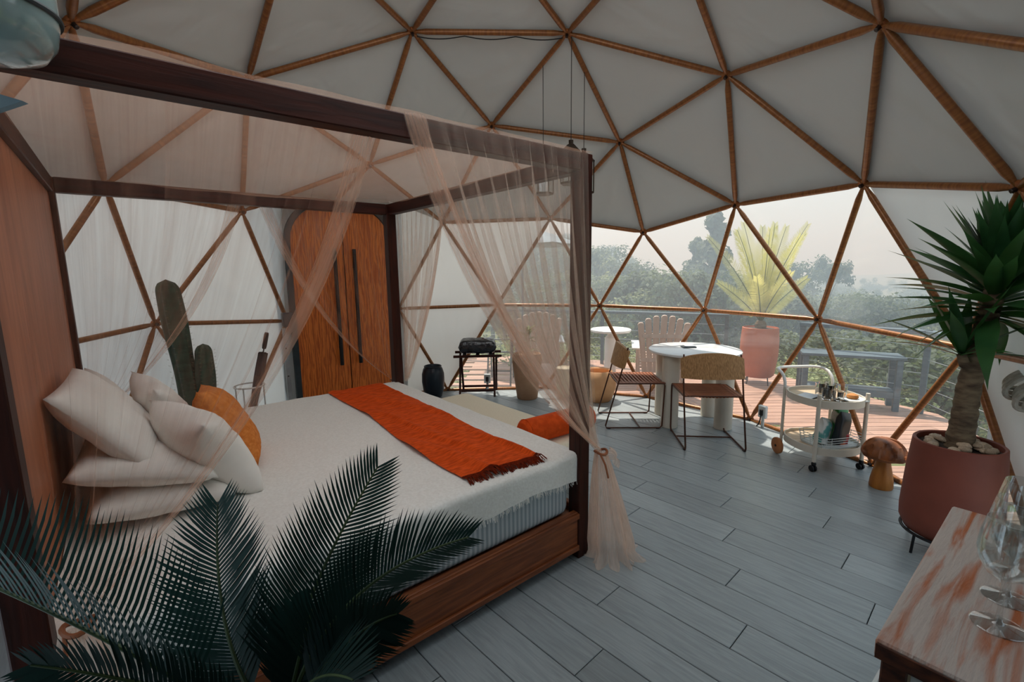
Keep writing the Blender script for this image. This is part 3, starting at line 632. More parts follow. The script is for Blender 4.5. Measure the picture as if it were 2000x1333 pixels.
# ------------------------------------------------------------------ mosquito net
net = thing('mosquito_net', 'sheer peach tulle net draped over the canopy bed and tied to its posts', 'net', (0, 0, 0))
ZT = BH + 0.004
def roof(s, t):
    u = lerp(0.0, BL, s); v = lerp(0.0, BW, t); e = 16 * s * (1 - s) * t * (1 - t)
    ed = min(s, 1 - s, t, 1 - t)
    z = ZT + 0.008 - 0.10 * e ** 0.7 + 0.012 * mnoise.noise(Vec((s * 7, t * 7, 1)))
    return tuple(B(u, v, z))
g = G(); g.grid(roof, 50, 50); g.obj('net_roof', M['net_roof'], net, True, ang=3)
def drape(A, Bp, Gp, nrm, seed, pl=11, sag=0.62, hem=True, n=120, m=44, tail=True, tail_dir=None, spread_r=0.045, amp=0.022, mt_='net'):
    """curtain hung from A..Bp, gathered at Gp"""
    rr = random.Random(seed); ph = [rr.uniform(0, 6.28) for _ in range(4)]
    side = (Bp - A).normalized()
    def curve(s, t):
        Tp = lerp(A, Bp, s)
        Gs = Gp + side * (spread_r * (s - 0.4)) + nrm * (0.02 * math.sin(s * 19 + ph[0])) + Vec((0, 0, 0.05 * (s - .5)))
        Cp = lerp(Tp, Gs, 0.30); Cp.z = lerp(Tp.z, Gs.z, sag + 0.12 * (1 - s))
        p = bez(Tp, Cp, Gs, t)
        w = math.sin(2 * PI * pl * s + ph[1] + 1.3 * math.sin(5 * s + ph[2])) + 0.5 * math.sin(2 * PI * pl * 2.3 * s + ph[3])
        a = amp * math.sin(PI * min(1, t * 1.02)) ** 0.7 * (0.4 + 0.6 * (1 - t)) + 0.005
        p = p + nrm * (w * a) + side * (0.5 * a * math.cos(2 * PI * pl * s))
        return tuple(p)
    g = G(); g.grid(curve, n, m); part = g.obj('net_curtain', M[mt_], net, True, ang=3)
    if hem:
        def hf(x, t): 
            s = 1 - 0.09 * (1 - x) * (1.0 - 0.2 * t); p = Vec(curve(s, t)); return tuple(p + nrm * (0.008 + 0.01 * math.sin(x * PI)) )
        g = G(); g.grid(hf, 10, m); g.obj('hem', M['net_hem'], part, True, ang=3)
    return curve
BN = lambda u, v, z: B(u, v, z)
NO = -ev  # outward on the near side
zt = BH - 0.005
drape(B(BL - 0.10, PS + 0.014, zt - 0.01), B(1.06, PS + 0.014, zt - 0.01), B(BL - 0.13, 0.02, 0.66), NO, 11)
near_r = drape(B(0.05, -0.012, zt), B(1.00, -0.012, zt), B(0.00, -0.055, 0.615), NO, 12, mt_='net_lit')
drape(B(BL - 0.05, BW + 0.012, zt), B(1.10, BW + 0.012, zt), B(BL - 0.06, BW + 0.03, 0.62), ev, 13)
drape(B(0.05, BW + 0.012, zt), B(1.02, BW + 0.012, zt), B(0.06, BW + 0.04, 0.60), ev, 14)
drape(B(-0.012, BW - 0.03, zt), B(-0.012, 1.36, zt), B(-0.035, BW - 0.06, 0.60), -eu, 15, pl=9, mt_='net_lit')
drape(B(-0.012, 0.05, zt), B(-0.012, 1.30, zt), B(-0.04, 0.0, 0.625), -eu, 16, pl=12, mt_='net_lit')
def tail(p, h, r0, r1, lean, seed, arc=(0, 2 * PI), skew=(0, 0)):
    rr = random.Random(seed); ph = rr.uniform(0, 6)
    def fn(s, t):
        a = lerp(arc[0], arc[1], s); k = 1 + 0.22 * math.sin(a * 9 + ph) + 0.12 * math.sin(a * 17 + ph * 2)
        r = lerp(r0, r1, min(1, t * 1.25) ** 0.8) * k
        z = p.z - (h * t)
        if t > 0.9: r *= 1 + (t - 0.9) * 3.0 * (1 + 0.3 * math.sin(a * 3 + ph)); z = max(0.006 + 0.012 * (1 + math.sin(a * 11)), z)
        return (p.x + lean.x * t + r * math.cos(a), p.y + lean.y * t + r * math.sin(a), z)
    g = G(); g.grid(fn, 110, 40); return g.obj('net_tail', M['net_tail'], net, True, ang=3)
fnp = B(-0.02, -0.06, 0.60)
tail(fnp, 0.60, 0.024, 0.10, RX * 0.07 , 3)
tail(B(BL - 0.13, 0.0, 0.64), 0.64, 0.025, 0.09, Vec((0, 0, 0)), 4)
tail(B(0.03, BW + 0.05, 0.58), 0.58, 0.02, 0.08, Vec((0, 0, 0)), 5)
tail(B(BL - 0.06, BW + 0.05, 0.60), 0.60, 0.02, 0.06, Vec((0, 0, 0)), 6)
def tie(p, r):
    g = G(); g.tube([(p.x + r * math.cos(2 * PI * k / 20), p.y + r * math.sin(2 * PI * k / 20), p.z + 0.006 * math.sin(4 * PI * k / 20)) for k in range(20)], 0.007, 6, closed=True)
    g.tube([p + Vec((0, -r, 0)), p + Vec((0.03, -r - 0.02, -0.05)), p + Vec((0.045, -r - 0.015, -0.12))], 0.005, 6); g.obj('tie_cord', M['leather'], net, True)
for p in (fnp, B(BL - 0.13, 0.0, 0.65), B(0.03, BW + 0.05, 0.59), B(BL - 0.06, BW + 0.05, 0.61)): tie(p, 0.032)
g = G()
def bow(s, t):
    a = lerp(-0.9, 0.9, s); return tuple(fnp + RX * (0.03 + 0.055 * t + 0.01 * math.sin(a * 5)) + Vec((0, 0, 0.035 * a - 0.05 * t * t + 0.012 * math.sin(t * 7 + a * 3))) + NO * 0.03 * math.sin(t * 4 + a))
g.grid(bow, 16, 12); g.obj('net_bow', M['net_tail'], net, True, ang=3)

# ------------------------------------------------------------------ dining table and chairs
tb = thing('round_table', 'round white table with marble top on four thick cylinder legs', 'table', (1.41, 2.03, 0), R_(8))
g = G(); g.lathe([(0, 0.715), (0.425, 0.715), (0.435, 0.722), (0.435, 0.738), (0.425, 0.745), (0, 0.745)], 64); g.obj('table_top', M['marble'], tb, True)
for (x, y) in ((-0.25, -0.20), (0.25, -0.20), (0.22, 0.2), (-0.25, 0.2)):
    g = G(); g.lathe([(0, 0), (0.078, 0), (0.082, 0.004), (0.082, 0.714), (0, 0.714)], 32, cx=x, cy=y); g.obj('leg', M['offwhite'], tb, True)
cs = thing('coaster', 'small grey square coaster pile lying on the round table', 'coaster', (1.36, 2.10, 0.745), 0.3)
g = G(); g.box(0, 0, 0.006, 0.13, 0.10, 0.012, 0.004); g.obj('mat', M['slate_metal'], cs)
g = G(); g.box(0.01, 0.005, 0.0165, 0.10, 0.075, 0.008, 0.003); g.obj('mat', M['paper'], cs)

def make_chair(label, loc, rz):
    ch = thing('dining_chair', label, 'chair', loc, rz, 'woven chairs at the round table')
    w, zs = 0.245, 0.45
    for sx in (-1, 1):
        x = sx * w
        g = G(); P = [(x * 0.97, -0.15, 0.80), (x, -0.20, 0.60), (x, -0.238, zs), (x, -0.352, 0.035), (x, -0.345, 0.01), (x, 0.17, 0.01), (x, 0.19, 0.03), (x, 0.205, zs - 0.02), (x, 0.195, zs), (x, -0.238, zs)]
        g.tube(P, 0.0075, 8); g.obj('side_frame', M['chair_frame'], ch, True)
        for y in (-0.32, 0.15):
            g = G(); g.box(x, y, 0.004, 0.02, 0.03, 0.008, 0.002); g.obj('glide', M['cord'], ch)
    for (y, z) in ((0.205, zs), (-0.24, zs), (-0.02, 0.012)):
        g = G(); g.tube([(-w, y, z), (w, y, z)], 0.007, 8); g.obj('cross_bar', M['chair_frame'], ch, True)
    g1 = G(); g1.box(0, 0, 0, 0.019, 0.46, 0.005, 0.001); m1 = g1.mesh('strap', M['leather'])
    g2 = G(); g2.box(0, 0, 0, 0.50, 0.017, 0.005, 0.001); m2 = g2.mesh('strap', M['leather'])
    for k in range(17): inst('strap', m1, ch, (lerp(-0.226, 0.226, k / 16), -0.017, zs + 0.004 - 0.014 * math.sin(PI * k / 16)))
    for k in range(13): inst('strap', m2, ch, (0, lerp(-0.215, 0.185, k / 12), zs + 0.0095 - 0.006))
    # curved backrest
    g = G(); nn = 22; V = []; F = []
    for i in range(nn + 1):
        s = 2 * i / nn - 1; x = s * 0.262; y = -0.195 - 0.055 * (1 - s * s); top = 0.765 + 0.055 * (1 - s * s) ** 0.8; bot = 0.60
        lean = -0.05
        for (dy, z, yy) in ((-0.012, bot, 0), (0.012, bot, 0), (0.012, top, -lean), (-0.012, top, -lean)): V.append((x, y + dy + yy, z))
    for i in range(nn):
        for k in range(4): F.append((i * 4 + k, i * 4 + (k + 1) % 4, (i + 1) * 4 + (k + 1) % 4, (i + 1) * 4 + k))
    F += [(0, 1, 2, 3)[::-1], tuple(nn * 4 + k for k in range(4))]
    g.add(V, F); g.obj('backrest', M['wicker_wood'], ch, True)
    return ch
make_chair('woven leather chair with its curved back turned to the room, nearest the bar cart', (1.48, 1.56, 0), R_(11))
make_chair('woven leather chair seen side-on at the table, next to the bed post', (0.875, 1.89, 0), R_(-75))

# ------------------------------------------------------------------ bar cart
ct = thing('bar_cart', 'two-tier off-white bar cart with wooden rear wheels and black casters', 'cart', (2.385, 1.055, 0), R_(21))
def oval(cx, cy, a, b, k=2.4, n=48): return [(cx + a * math.copysign(abs(math.cos(2 * PI * i / n)) ** (2 / k), math.cos(2 * PI * i / n)), cy + b * math.copysign(abs(math.sin(2 * PI * i / n)) ** (2 / k), math.sin(2 * PI * i / n))) for i in range(n)]
def slab(P, z0, z1): 
    n = len(P); g = G(); g.add([(x, y, z0) for x, y in P] + [(x, y, z1) for x, y in P], [tuple(range(n))[::-1], tuple(range(n, 2 * n))] + [(i, (i + 1) % n, n + (i + 1) % n, n + i) for i in range(n)]); return g
for (z, nm) in ((0.52, 'upper_tray'), (0.155, 'lower_tray')):
    tr = slab(oval(0, 0.19, 0.235, 0.25, 2.3), z, z + 0.012).obj(nm, M['tray_wood'], ct)
    P = oval(0, 0.19, 0.240, 0.255, 2.3)
    g = G(); n = len(P); V = []; F = []
    for (dx, zz) in ((0, z - 0.02), (0, z + 0.035), (-0.008, z + 0.035), (-0.008, z - 0.02)):
        for (x, y) in P: V.append((x * (1 + dx / 0.24), 0.19 + (y - 0.19) * (1 + dx / 0.25), zz))
    for r in range(4):
        for i in range(n): F.append((r * n + i, r * n + (i + 1) % n, ((r + 1) % 4) * n + (i + 1) % n, ((r + 1) % 4) * n + i))
    g.add(V, F); g.obj('tray_rim', M['offwhite'], tr, True)
for sx in (-1, 1):
    g = G(); g.tube([(sx * 0.19, 0.0, 0.07), (sx * 0.19, 0.0, 0.60)], 0.014, 12); g.obj('leg', M['offwhite'], ct, True)
    g = G(); g.lathe([(0, 0.05), (0.014, 0.05), (0.018, 0.062), (0.014, 0.078), (0, 0.078)], 12, cx=sx * 0.19); cst = g.obj('caster', M['black_metal'], ct, True)
    for dx in (-0.012, 0.012):
        g = G(); g.lathe([(0, -0.007), (0.022, -0.007), (0.025, -0.003), (0.025, 0.003), (0.022, 0.007), (0, 0.007)], 16, T(sx * 0.19 + dx, 0.006, 0.025) @ Mat.Rotation(PI / 2, 4, 'Y')); g.obj('caster_wheel', M['black_metal'], cst, True)
    g = G(); g.tube([(sx * 0.205, 0.37, 0.07), (sx * 0.205, 0.37, 0.57)], 0.012, 10); g.obj('leg', M['offwhite'], ct, True)
    g = G(); g.lathe([(0, -0.014), (0.06, -0.014), (0.068, -0.008), (0.068, 0.008), (0.06, 0.014), (0, 0.014)], 28, T(sx * 0.235, 0.37, 0.069) @ Mat.Rotation(PI / 2, 4, 'Y')); wh = g.obj('wheel', M['wheel_wood'], ct, True)
    g = G(); g.lathe([(0, -0.018), (0.010, -0.018), (0.010, 0.018), (0, 0.018)], 12, T(sx * 0.235, 0.37, 0.069) @ Mat.Rotation(PI / 2, 4, 'Y')); g.obj('axle_cap', M['black_metal'], wh, True)
HP = [(0.205, 0.37, 0.56), (0.205, 0.375, 0.61), (0.204, 0.395, 0.65), (0.203, 0.43, 0.678), (0.198, 0.47, 0.69), (0.185, 0.505, 0.694), (0.155, 0.53, 0.696), (0.11, 0.54, 0.697), (0.0, 0.543, 0.697)]
g = G(); g.tube([(-x, y, z) for x, y, z in HP] + HP[::-1][1:], 0.012, 10); g.obj('push_handle', M['white_paint'], ct, True)
CM = Mat.Translation((2.385, 1.055, 0)) @ Rz(R_(21))
def tumbler(x, y, z, r, h, flip=False, label='clear tumbler standing among the glasses on the upper cart tray', group='tumblers on the bar cart'):
    prof = [(0, 0), (r * .85, 0), (r * .88, 0.003), (r, h), (r - 0.003, h), (r * .85 - 0.002, 0.010), (0, 0.010)]
    if flip: prof = [(a, h - b) for a, b in prof][::-1]
    g = G(); g.lathe(prof, 24); p = CM @ Vec((x, y, z)); o = g.obj('tumbler', M['tumbler'], None, True, loc=p); tag(o, label, 'glass', group)
UT = 0.5325
for (x, y, r, h, lb) in ((-0.055, 0.10, 0.036, 0.085, 'clear tumbler standing leftmost on the cart beside the menu folder'), (0.005, 0.055, 0.038, 0.075, 'short clear tumbler nearest the front rim of the cart'), (0.01, 0.15, 0.036, 0.10, 'tall clear tumbler in the middle of the cart top'),
                     (0.06, 0.21, 0.036, 0.10, 'tall clear tumbler behind the bread plate on the cart'), (-0.02, 0.22, 0.035, 0.10, 'tall clear tumbler behind the menu folder on the cart'), (0.10, 0.14, 0.034, 0.10, 'tall clear tumbler just behind the square plate'), (0.06, 0.29, 0.034, 0.09, 'clear tumbler farthest back near the cart handle')):
    tumbler(x, y, UT, r, h, label=lb)
g = G(); g.box(0, 0, 0.004, 0.17, 0.12, 0.008, 0.003); p = CM @ Vec((-0.13, 0.20, UT)); o = g.obj('menu_folder', M['paper'], None, loc=p, rot=(0, 0, R_(50))); tag(o, 'white menu folder with dark edge on the cart top', 'folder')
q = G(); q.box(0.0, -0.062, 0.004, 0.17, 0.006, 0.010, 0.002); q.obj('spine', M['black_metal'], o)
pl = thing('serving_plate', 'square white plate with a wrapped bread roll on the bar cart', 'plate', CM @ Vec((0.125, 0.055, UT)), R_(15))
g = slab(oval(0, 0, 0.07, 0.06, 6), 0.0, 0.006); g.obj('plate_foot', M['white_plastic'], pl)
g = slab(oval(0, 0, 0.085, 0.072, 6), 0.006, 0.014); g.obj('plate_top', M['white_plastic'], pl)
g = G(); g.lathe([(0, 0), (0.030, 0.0), (0.040, 0.012), (0.034, 0.028), (0.015, 0.037), (0, 0.038)], 18); o = g.obj('bread_roll', M['bread'], None, True, loc=CM @ Vec((0.120, 0.06, UT + 0.0145))); tag(o, 'golden bread roll lying on the square plate of the cart', 'bread')
# wire basket with packs on the lower tray
LT = 0.1675
bk = thing('wire_basket', 'white wire basket on the lower tier of the bar cart', 'basket', CM @ Vec((0.03, 0.13, LT)), R_(21 + 8)); bk.scale = (1.22, 1.22, 1.1)
for k in range(5):
    z = 0.012 + k * 0.018; g = G(); P = oval(0, 0, 0.145 + 0.003 * k, 0.10 + 0.003 * k, 7, 28); g.tube([(x, y, z) for x, y in P], 0.0022, 5, closed=True); g.obj('wire', M['white_plastic'], bk, True)
g = slab(oval(0, 0, 0.145, 0.10, 7, 28), 0.0, 0.008); g.obj('basket_floor', M['white_plastic'], bk)
for k in range(14):
    a = 2 * PI * k / 14; P = oval(0, 0, 0.147, 0.102, 7, 28)[k * 2]; g = G(); g.tube([(P[0], P[1], 0.004), (P[0] * 1.08, P[1] * 1.08, 0.088)], 0.0018, 5); g.obj('wire', M['white_plastic'], bk, True)
def pack(name, label, x, y, w, d, h, m, rz, tilt):
    g = G(); V = []; n = 8
    def fn(s, t):
        a = 2 * PI * s; k = 1 if t < 0.8 else lerp(1, 0.12, (t - 0.8) / 0.2)
        cx = math.copysign(abs(math.cos(a)) ** 0.5, math.cos(a)); sy = math.copysign(abs(math.sin(a)) ** 0.5, math.sin(a))
        return (w / 2 * cx * (1 + 0.04 * math.sin(t * 9 + s * 20)), d / 2 * sy * k * (1 + 0.1 * math.sin(t * 7 + a * 3)), h * t)
    g.grid(fn, 33, 14); nb = len(g.v); g.f.append(tuple(range(32))[::-1])
    o = bpy.data.objects.new(name, g.mesh(name, m, True, 1.0)); COL.objects.link(o)
    o.matrix_world = CM @ Mat.Translation((x, y, LT + 0.012)) @ Rz(rz) @ Mat.Rotation(tilt, 4, 'Y'); tag(o, label, 'snack pack')
pack('snack_pack', 'green and white snack pack standing tall in the wire basket', 0.095, 0.17, 0.13, 0.075, 0.275, M['green_pack'], 0.3, 0.22)
pack('snack_pack', 'dark snack pack with orange patch in the wire basket', 0.06, 0.085, 0.13, 0.065, 0.25, M['dark_pack'], 0.35, 0.25)
pack('snack_pack', 'teal and white paper pack at the left of the wire basket', -0.065, 0.115, 0.13, 0.075, 0.20, M['teal_pack'], 0.4, 0.3)
pack('snack_pack', 'small red pack at the right of the wire basket', 0.115, 0.09, 0.05, 0.035, 0.09, M['red_pack'], 0.3, 0.1)

# ------------------------------------------------------------------ wooden mushroom
ms = thing('wooden_mushroom', 'carved wooden mushroom with cracked brown cap beside the terracotta pot', 'ornament', (2.58, 0.83, 0), 0.4); ms.scale = (0.9, 0.9, 1.0)
g = G(); g.lathe([(0, 0), (0.074, 0.0), (0.078, 0.01), (0.074, 0.06), (0.062, 0.12), (0.048, 0.18), (0.042, 0.225), (0, 0.225)], 28); g.obj('stem', M['mush_stem'], ms, True)
g = G()
def cap(s, t):
    a = 2 * PI * s; prof = [(0.02, 0.215), (0.09, 0.213), (0.135, 0.222), (0.148, 0.245), (0.14, 0.28), (0.115, 0.32), (0.075, 0.348), (0.03, 0.358), (0.0, 0.36)]
    k = t * (len(prof) - 1); i = min(int(k), len(prof) - 2); r = lerp(prof[i][0], prof[i + 1][0], k - i); z = lerp(prof[i][1], prof[i + 1][1], k - i)
    n_ = mnoise.noise(Vec((math.cos(a) * 2, math.sin(a) * 2, z * 9))); r *= 1 + 0.10 * n_
    if n_ > 0.28 and z > 0.25: r *= 0.86; z -= 0.012
    return (r * math.cos(a), r * math.sin(a), z)
g.grid(cap, 64, 26); g.obj('cap', M['mush_cap'], ms, True, ang=1.0)

# ------------------------------------------------------------------ yucca
YC = Vec((2.575, 0.055, 0))
yp = thing('plant_pot', 'large terracotta pot on a black ring stand holding the yucca', 'pot', YC)
g = G(); g.lathe([(0, 0.09), (0.15, 0.09), (0.185, 0.11), (0.208, 0.16), (0.211, 0.22), (0.20, 0.45), (0.186, 0.615), (0.18, 0.62), (0.170, 0.615), (0.172, 0.58), (0, 0.575)], 56); g.obj('pot_body', M['terracotta'], yp, True)
g = G(); g.lathe([(0, 0.576), (0.169, 0.576), (0.169, 0.586), (0, 0.590)], 40); g.obj('soil', M['soil'], yp, True)
st = G(); st.tube([(0.195 * math.cos(2 * PI * k / 40), 0.195 * math.sin(2 * PI * k / 40), 0.105) for k in range(40)], 0.008, 8, closed=True); st.obj('stand_ring', M['black_metal'], yp, True)
for a in (3.55, 5.2, 0.5, 2.0):
    g = G(); g.tube([(0.195 * math.cos(a), 0.195 * math.sin(a), 0.11), (0.205 * math.cos(a), 0.205 * math.sin(a), 0.0)], 0.007, 8); g.obj('stand_leg', M['black_metal'], yp, True)
for k in range(34):
    for tries in range(60):
        a = rnd.uniform(0, 2 * PI); r = math.sqrt(rnd.uniform(0.12, 1)) * 0.135
        if True: break
    sx, sy, sz = rnd.uniform(0.021, 0.035), rnd.uniform(0.016, 0.026), rnd.uniform(0.012, 0.018)
    if k < 5:
        st_me = []
    if k < 5:
        g = G(); n1 = 10
        def fn(s, t, k=k):
            th_ = PI * t; ph = 2 * PI * s; d = Vec((math.sin(th_) * math.cos(ph), math.sin(th_) * math.sin(ph), math.cos(th_)))
            return tuple(d * (1 + 0.22 * mnoise.noise(d * 1.6 + Vec((k * 5.1, 0, 0)))))
        g.grid(fn, 15, 9); 
        if k == 0: stones = []
        stones.append(g.mesh('stone', M['stone'], True, 2.0))
    o = inst('stone', stones[k % len(stones)], None, (YC.x + r * math.cos(a), YC.y + r * math.sin(a), 0.592 + sz * 0.8 + 0.012 * (r < 0.08)), (rnd.uniform(-.2, .2), rnd.uniform(-.2, .2), rnd.uniform(0, 6.28)), (sx, sy, sz))
    tag(o, 'rounded river stone lying on the soil of the yucca pot', 'stone', 'river stones in the yucca pot')
yu = thing('yucca_plant', 'potted yucca with bare trunk and a crown of sword leaves', 'plant', YC + Vec((0, 0, 0.588)))
tk = [Vec((0, 0, -0.02)), Vec((0.01, 0.005, 0.15)), Vec((0.015, 0.01, 0.32)), Vec((0.03, 0.01, 0.50)), Vec((0.058, 0.015, 0.72)), Vec((0.08, 0.02, 0.90))]
g = G(); P = []; RR = []
for i in range(41):
    s = i / 40 * 5; k = min(int(s), 4); P.append(lerp(tk[k], tk[k + 1], s - k)); RR.append(lerp(0.062, 0.040, (i / 40) ** 0.6) * (1 + 0.05 * math.sin(i * 2.1) + 0.04 * rnd.uniform(-1, 1)))
g.tube(P, RR, 16); g.obj('trunk', M['trunk'], yu, True)
g = G(); g.tube([(0.03, 0.0, 0.42), (-0.03, -0.015, 0.45), (-0.05, -0.02, 0.50)], [0.03, 0.024, 0.02], 10); g.obj('side_shoot', M['trunk'], yu, True)
def blade(w, curve, fold=0.25, n=12):
    g = G(); V = []; F = []
    for i in range(n + 1):
        s = i / n; ww = w * (math.sin(PI * min(1, s * 0.75 + 0.22)) ** 0.8) * (1 - s ** 5) * (0.55 + 0.45 * min(1, s * 3)) if s < 1 else 0
        z = -curve * s * s; x = s * (1 - 0.12 * curve * s)
        for sy in (-1, 0, 1): V.append((x, sy * ww / 2, z + abs(sy) * fold * ww / 2))
    for i in range(n):
        for k in (0, 1): F.append((i * 3 + k, i * 3 + k + 1, (i + 1) * 3 + k + 1, (i + 1) * 3 + k))
    g.add(V, F); return g.mesh('leaf', M['yucca_leaf'], True, 2.0)
blades = [blade(0.17, cv) for cv in (0.02, 0.10, 0.20, 0.36)]
def crown(par, org, n, L0, L1, e0, e1, seed, zspan=0.12):
    rr = random.Random(seed)
    for k in range(n):
        s = (k + 0.5) / n; az = k * 2.39996 + rr.uniform(-.2, .2); el = lerp(e0, e1, s ** 0.8) + rr.uniform(-.12, .12)
        L_ = rr.uniform(L0, L1) * (1.0 if s < 0.85 else 0.85); bi = 3 if el < 0.0 else (2 if el < 0.5 else (1 if el < 1.0 else 0))
        o = inst('leaf', blades[bi], par, org + Vec((0, 0, lerp(-zspan, zspan, s))), None, (L_, L_ * 0.95, L_))
        o.rotation_euler = (Rz(az) @ Mat.Rotation(-el, 4, 'Y') @ Mat.Rotation(rr.uniform(-.4, .4), 4, 'X')).to_euler()
crown(yu, Vec((0.08, 0.02, 0.80)), 105, 0.38, 0.55, -0.35, 1.45, 5, 0.13)
crown(yu, Vec((-0.05, -0.02, 0.50)), 13, 0.28, 0.46, 0.0, 1.3, 6, 0.015)

# ------------------------------------------------------------------ cycad fronds (shared builder)
def frond(par, P0, P1, P2, n, Lf, wl, side, m, rad=0.006, start=0.12, lift=0.35, fwd=0.55, seed=0, droop=0.0):
    rr = random.Random(seed); P0, P1, P2 = Vec(P0), Vec(P1), Vec(P2)
    g = G(); cv = [bez(P0, P1, P2, i / 24) for i in range(25)]
    g.tube(cv, [lerp(rad, rad * 0.3, i / 24) for i in range(25)], 7); fo = g.obj('frond', M['rachis'], par, True)
    g = G()
    for i in range(n):
        t = lerp(start, 0.995, i / (n - 1)); p = bez(P0, P1, P2, t); q = bez(P0, P1, P2, min(1, t + 0.01)); tg = (q - bez(P0, P1, P2, t - 0.01)).normalized()
        sd = (Vec(side) - tg * tg.dot(Vec(side))).normalized(); up = sd.cross(tg).normalized()
        if up.z < 0: up = -up
        L_ = Lf * (math.sin(PI * (0.12 + 0.80 * t)) ** 0.7) * rr.uniform(0.92, 1.06)
        f2 = fwd + 0.9 * max(0, t - 0.75) / 0.25 * 0.8
        for s_ in (-1, 1):
            d = (sd * s_ + tg * f2 + up * (lift + rr.uniform(-.08, .08))).normalized(); wv = (tg - d * tg.dot(d)).normalized() * wl
            pts_ = [p + d * (L_ * q) + tg * (L_ * 0.16 * q * q) + Vec((0, 0, -droop * L_ * 0.4 * q * q)) for q in (0, 0.35, 0.7, 1.0)]; o = len(g.v)
            for q, kk in zip(pts_[:3], (0.7, 1.0, 0.8)): g.v += [tuple(q - wv * .5 * kk), tuple(q + wv * .5 * kk)]
            g.v.append(tuple(pts_[3])); g.f += [(o, o + 1, o + 3, o + 2), (o + 2, o + 3, o + 5, o + 4), (o + 4, o + 5, o + 6)]
    lf = g.obj('leaflets', m, fo); lf['kind'] = 'stuff'
cb = pt(560, 1415, 0.97)
cy = thing('cycad_plant', 'dark green cycad palm spreading feathery fronds in front of the bed', 'plant', (0, 0, 0))
FR = [((330, 1400, 0.90), (200, 1220, 0.88), (-190, 1075, 0.85), 50, 0.20, (0.35, -0.9, 0.1), 1.7),
      ((480, 1400, 0.97), (410, 1300, 1.00), (425, 985, 1.10), 50, 0.165, (0.95, 0.29, 0.0), 0.15),
      ((540, 1400, 0.97), (545, 1230, 1.02), (738, 912, 1.20), 52, 0.155, (0.75, 0.2, -0.6), 0.2),
      ((560, 1400, 0.97), (620, 1130, 1.0), (915, 1050, 1.12), 52, 0.135, (0.25, 0.15, 1.0), 0.3),
      ((575, 1410, 0.97), (660, 1230, 0.95), (775, 1200, 0.98), 40, 0.10, (0.3, 0.3, 0.9), 0.2),
      ((480, 1420, 0.95), (330, 1330, 0.86), (60, 1300, 0.80), 42, 0.10, (0.1, 0.2, 1.0), 0.2),
      ((565, 1410, 0.97), (600, 1290, 0.88), (690, 1330, 0.80), 40, 0.12, (0.4, 0.8, 0.4), 0.2),
      ((555, 1400, 0.97), (580, 1290, 0.98), (610, 1190, 1.02), 40, 0.11, (0.85, 0.3, -0.3), 0.2),
      ((530, 1420, 0.97), (350, 1440, 0.85), (180, 1420, 0.8), 40, 0.12, (0.1, 0.3, 1.0), 0.2)]
for k, (a, b, d, n, Lf, sd_, lift) in enumerate(FR):
    P0 = lerp(cb, pt(*a), 0.25); P0.z = cb.z
    frond(cy, P0, pt(*b), pt(*d), n, Lf, 0.0068, sd_, M['cycad_leaf'], 0.0065, 0.22, lift, 0.6, k)
g = G(); g.tube([(cb.x, cb.y, 0.30), (cb.x, cb.y, 0.45), (cb.x, cb.y, cb.z + 0.02)], [0.07, 0.08, 0.055], 14); g.obj('trunk', M['trunk'], cy, True)
cp = thing('plant_pot', 'dark pot under the cycad palm in front of the bed', 'pot', (cb.x, cb.y, 0))
g = G(); g.lathe([(0, 0), (0.12, 0), (0.15, 0.02), (0.175, 0.20), (0.18, 0.34), (0.17, 0.345), (0.16, 0.31), (0, 0.31)], 36); g.obj('pot_body', M['navy'], cp, True)
g = G(); g.lathe([(0, 0.311), (0.155, 0.311), (0.15, 0.325), (0, 0.33)], 24); g.obj('soil', M['soil'], cp, True)

# ------------------------------------------------------------------ cactus, umbrella and stand, vase
ca = thing('cactus', 'tall ribbed column cactus with a short arm behind the bed', 'cactus', (-2.42, -0.22, 0))
def column(name, x, y, z0, h, r, seed, lean=(0, 0)):
    def fn(s, t):
        a = 2 * PI * s; k = min(1, (1 - t) * h / (r * 1.2)); rr = r * (1 - (1 - k) ** 2) ** 0.5 if k < 1 else r
        rr *= (1 + 0.13 * math.cos(6 * a)) * (0.92 + 0.08 * math.sin(t * 9 + seed))
        return (x + lean[0] * t + rr * math.cos(a), y + lean[1] * t + rr * math.sin(a), z0 + h * t)
    g = G(); g.grid(fn, 61, 46); co = g.obj(name, M['cactus'], ca, True, ang=2)
    q = G()
    for i in range(6):
        a = 2 * PI * i / 6
        for j in range(26):
            t = j / 27; p = Vec((x + lean[0] * t + r * 1.12 * math.cos(a), y + lean[1] * t + r * 1.12 * math.sin(a), z0 + h * t))
            for d in (-.6, .6): q.tube([p, p + Vec((math.cos(a + d), math.sin(a + d), 0.3)) * 0.016], [0.0012, 0.0004], 3, False)
    sp_ = q.obj('spines', M['spine'], co); sp_['kind'] = 'stuff'
column('main_column', 0.0, 0.02, 0.24, 1.27, 0.076, 1, (-0.10, -0.04))
column('side_column', 0.085, 0.05, 0.24, 0.77, 0.062, 2, (0.0, 0.02))
cp2 = thing('plant_pot', 'clay pot of the cactus hidden behind the bed', 'pot', (-2.40, -0.19, 0))
g = G(); g.lathe([(0, 0), (0.12, 0), (0.14, 0.02), (0.17, 0.26), (0.16, 0.265), (0.15, 0.235), (0, 0.235)], 32); g.obj('pot_body', M['terracotta'], cp2, True)
g = G(); g.lathe([(0, 0.236), (0.148, 0.236), (0.14, 0.245), (0, 0.248)], 24); g.obj('soil', M['soil'], cp2, True)
US = Vec((-2.40, 0.30, 0))
us = thing('umbrella_stand', 'white wire hoop umbrella stand behind the bed', 'stand', US)
